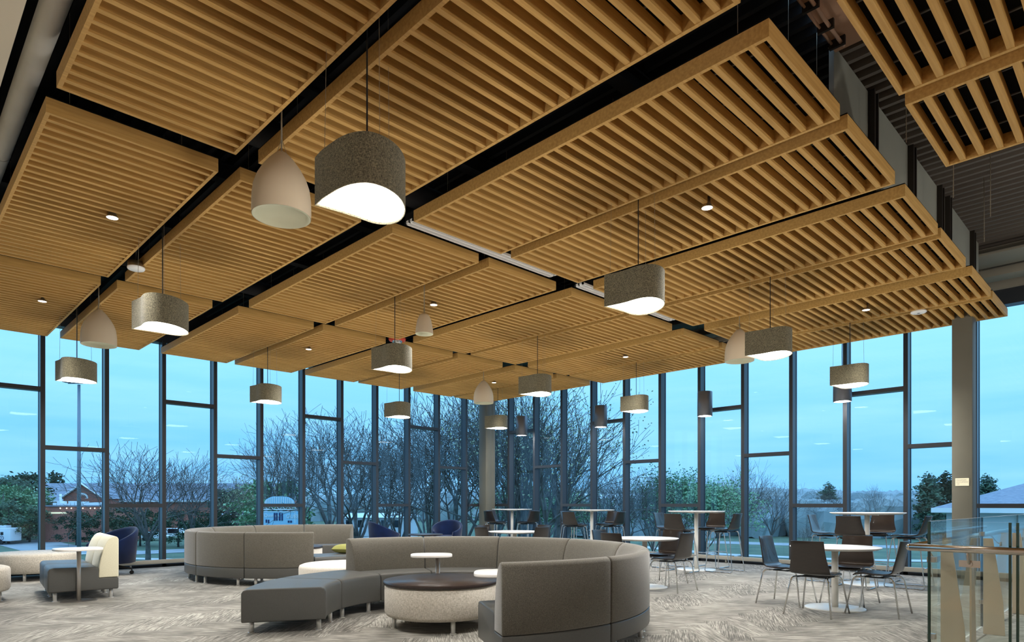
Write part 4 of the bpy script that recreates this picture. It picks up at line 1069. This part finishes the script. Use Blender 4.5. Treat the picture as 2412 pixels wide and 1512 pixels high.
for a_ in [('c',350,1040,62,'broad bare tree filling the third pane from the left',1.15), ('a',455,1062,66,'bare tree left of the far sofa'), ('b',655,985,72,'bare tree behind the scoreboard, its left side'),
    ('a',775,962,66,'tall bare tree in the pane right of the scoreboard'), ('c',855,950,52,'tall bare tree above the open end of the far sofa'), ('b',940,965,50,'bare tree above the left tub chair'),
    ('a',1015,925,44,'bare tree above the dark low table'), ('c',1090,905,42,'dense bare tree just left of the room corner',.95), ('b',700,1040,74,'smaller bare tree behind the scoreboard'),
    ('c',900,1035,72,'smaller bare tree over the pale roofed building'), ('a',560,1110,95,'small bare tree above the brick store'),
    ('b',1385,1060,56,'bare tree above the second bar table'), ('c',1462,1090,50,'low bare tree right of the third bar table'), ('a',1535,1100,58,'spreading bare tree left of the budding trees'),
    ('b',1748,1078,70,'rounded bare tree standing above the distant woods'), ('a',1690,1112,78,'bare tree beside the rounded one'), ('c',1815,1128,84,'small bare tree on the slope'), ('a',1900,1232,72,'small bare tree by the pale path'),
    ('c',1955,1142,120,'far bare tree near the linen pendant'), ('b',2060,1138,118,'far bare tree over the last bar table')]:
    tree(a_[0], a_[1], a_[2], a_[3], a_[4], wide=a_[5] if len(a_) > 5 else 1.0)
tree('big', 1238, 800, 27, 'large twin branched tree right of the room corner', rot=.4, wide=1.0)
tree('c', 1172, 880, 40, 'bare tree whose trunk stands in the first pane right of the corner', rot=2.9, wide=.85)
tree('big', 1320, 870, 36, 'large spreading tree behind the corner bar table', rot=4.1)
for a_ in [('bud',1602,1100,66,'green budding tree, taller one at mid right'), ('bud',1660,1120,60,'green budding tree beside the taller one'), ('bud2',1570,1135,74,'pale budding tree behind the second bar table'),
    ('bud',1262,1120,52,'green budding tree behind the corner trees'), ('bud2',600,1128,92,'dull green tree behind the brick store'), ('bud',1345,1150,62,'green budding tree behind the far bar stools'),
    ('ever',18,1140,110,'dark evergreen tree at the far left edge'), ('ever',58,1131,118,'rounded dark evergreen beside the grey roof'), ('con',132,1128,150,'small dark conifer behind the grey roof ridge'),
    ('bush',8,1158,104,'green leafy tree above the motorhome'), ('bush',66,1166,112,'green leafy tree in front of the grey roof'), ('bush',36,1172,108,'green leafy tree between the two leftmost ones'),
    ('hedge',20,1188,102,'dark shrub above the motorhome'), ('hedge',70,1196,106,'dark shrub behind the sport utility car'), ('hedge',250,1206,96,'dark shrub mass behind the navy tub chair'), ('hedge',180,1212,98,'dark shrub below the string lights'), ('hedge',330,1206,96,'dark shrub behind the third pane'), ('hedge',420,1210,94,'dark shrub left of the far sofa'), ('hedge',500,1214,92,'dark shrub above the far sofa'),
    ('bush',640,1150,84,'leafy green tree behind the scoreboard arch'), ('ever',540,1165,100,'evergreen beside the brick store'),
    ('con',2186,1133,112,'tall dark conifer left of the grey column'), ('con',2230,1131,116,'dark conifer touching the grey column'), ('con',2322,1136,118,'dark conifer right of the grey column'), ('con',1950,1150,160,'small far conifer under the linen pendant')]:
    tree(a_[0], a_[1], a_[2], a_[3], a_[4])

# distant woods: nobody could count them
def woods(name, lab, px0, px1, D, top, seed, n=260, gz=GZ):
    rnd = random.Random(seed); m = MB()
    for k in range(n):
        px = px0+(px1-px0)*k/n+rnd.uniform(-6,6); d_ = D*rnd.uniform(.88,1.12); pt = top(px)+rnd.uniform(-2,5)
        l = (px-CXP)/FOC*d_; x, y = LD(l, d_); zt = EYE+(YH-pt)/FOC*d_; r_ = D*.017*rnd.uniform(.7,1.3); zb = GZ
        nn = 8; ph = rnd.random()*6; prof = [(r_*.9, zb), (r_*1.1, zb+(zt-zb)*.45), (r_*.95, zb+(zt-zb)*.72), (r_*.55, zb+(zt-zb)*.92), (0, zt)]
        vs = []; fs = []
        for i, (a, z) in enumerate(prof):
            for j in range(nn):
                an = ph+2*PI*j/nn; q_ = a*rnd.uniform(.7,1.25); vs.append((x+q_*math.cos(an), y+q_*math.sin(an), z+rnd.uniform(-.4,.4)*(1 if i < 4 else 0)))
        for i in range(len(prof)-1):
            for j in range(nn): fs.append((i*nn+j, i*nn+(j+1) % nn, (i+1)*nn+(j+1) % nn, (i+1)*nn+j))
        m.add(vs, fs, 0, False)
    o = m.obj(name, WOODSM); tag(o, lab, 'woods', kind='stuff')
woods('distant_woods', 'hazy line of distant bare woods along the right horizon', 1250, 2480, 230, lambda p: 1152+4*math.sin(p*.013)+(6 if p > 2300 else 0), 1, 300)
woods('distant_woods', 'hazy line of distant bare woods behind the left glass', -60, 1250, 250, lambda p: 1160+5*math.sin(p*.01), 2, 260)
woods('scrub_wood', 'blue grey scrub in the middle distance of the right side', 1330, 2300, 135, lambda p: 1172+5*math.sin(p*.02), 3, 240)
for o in bpy.data.objects:
    if '_l' in o: del o['_l']
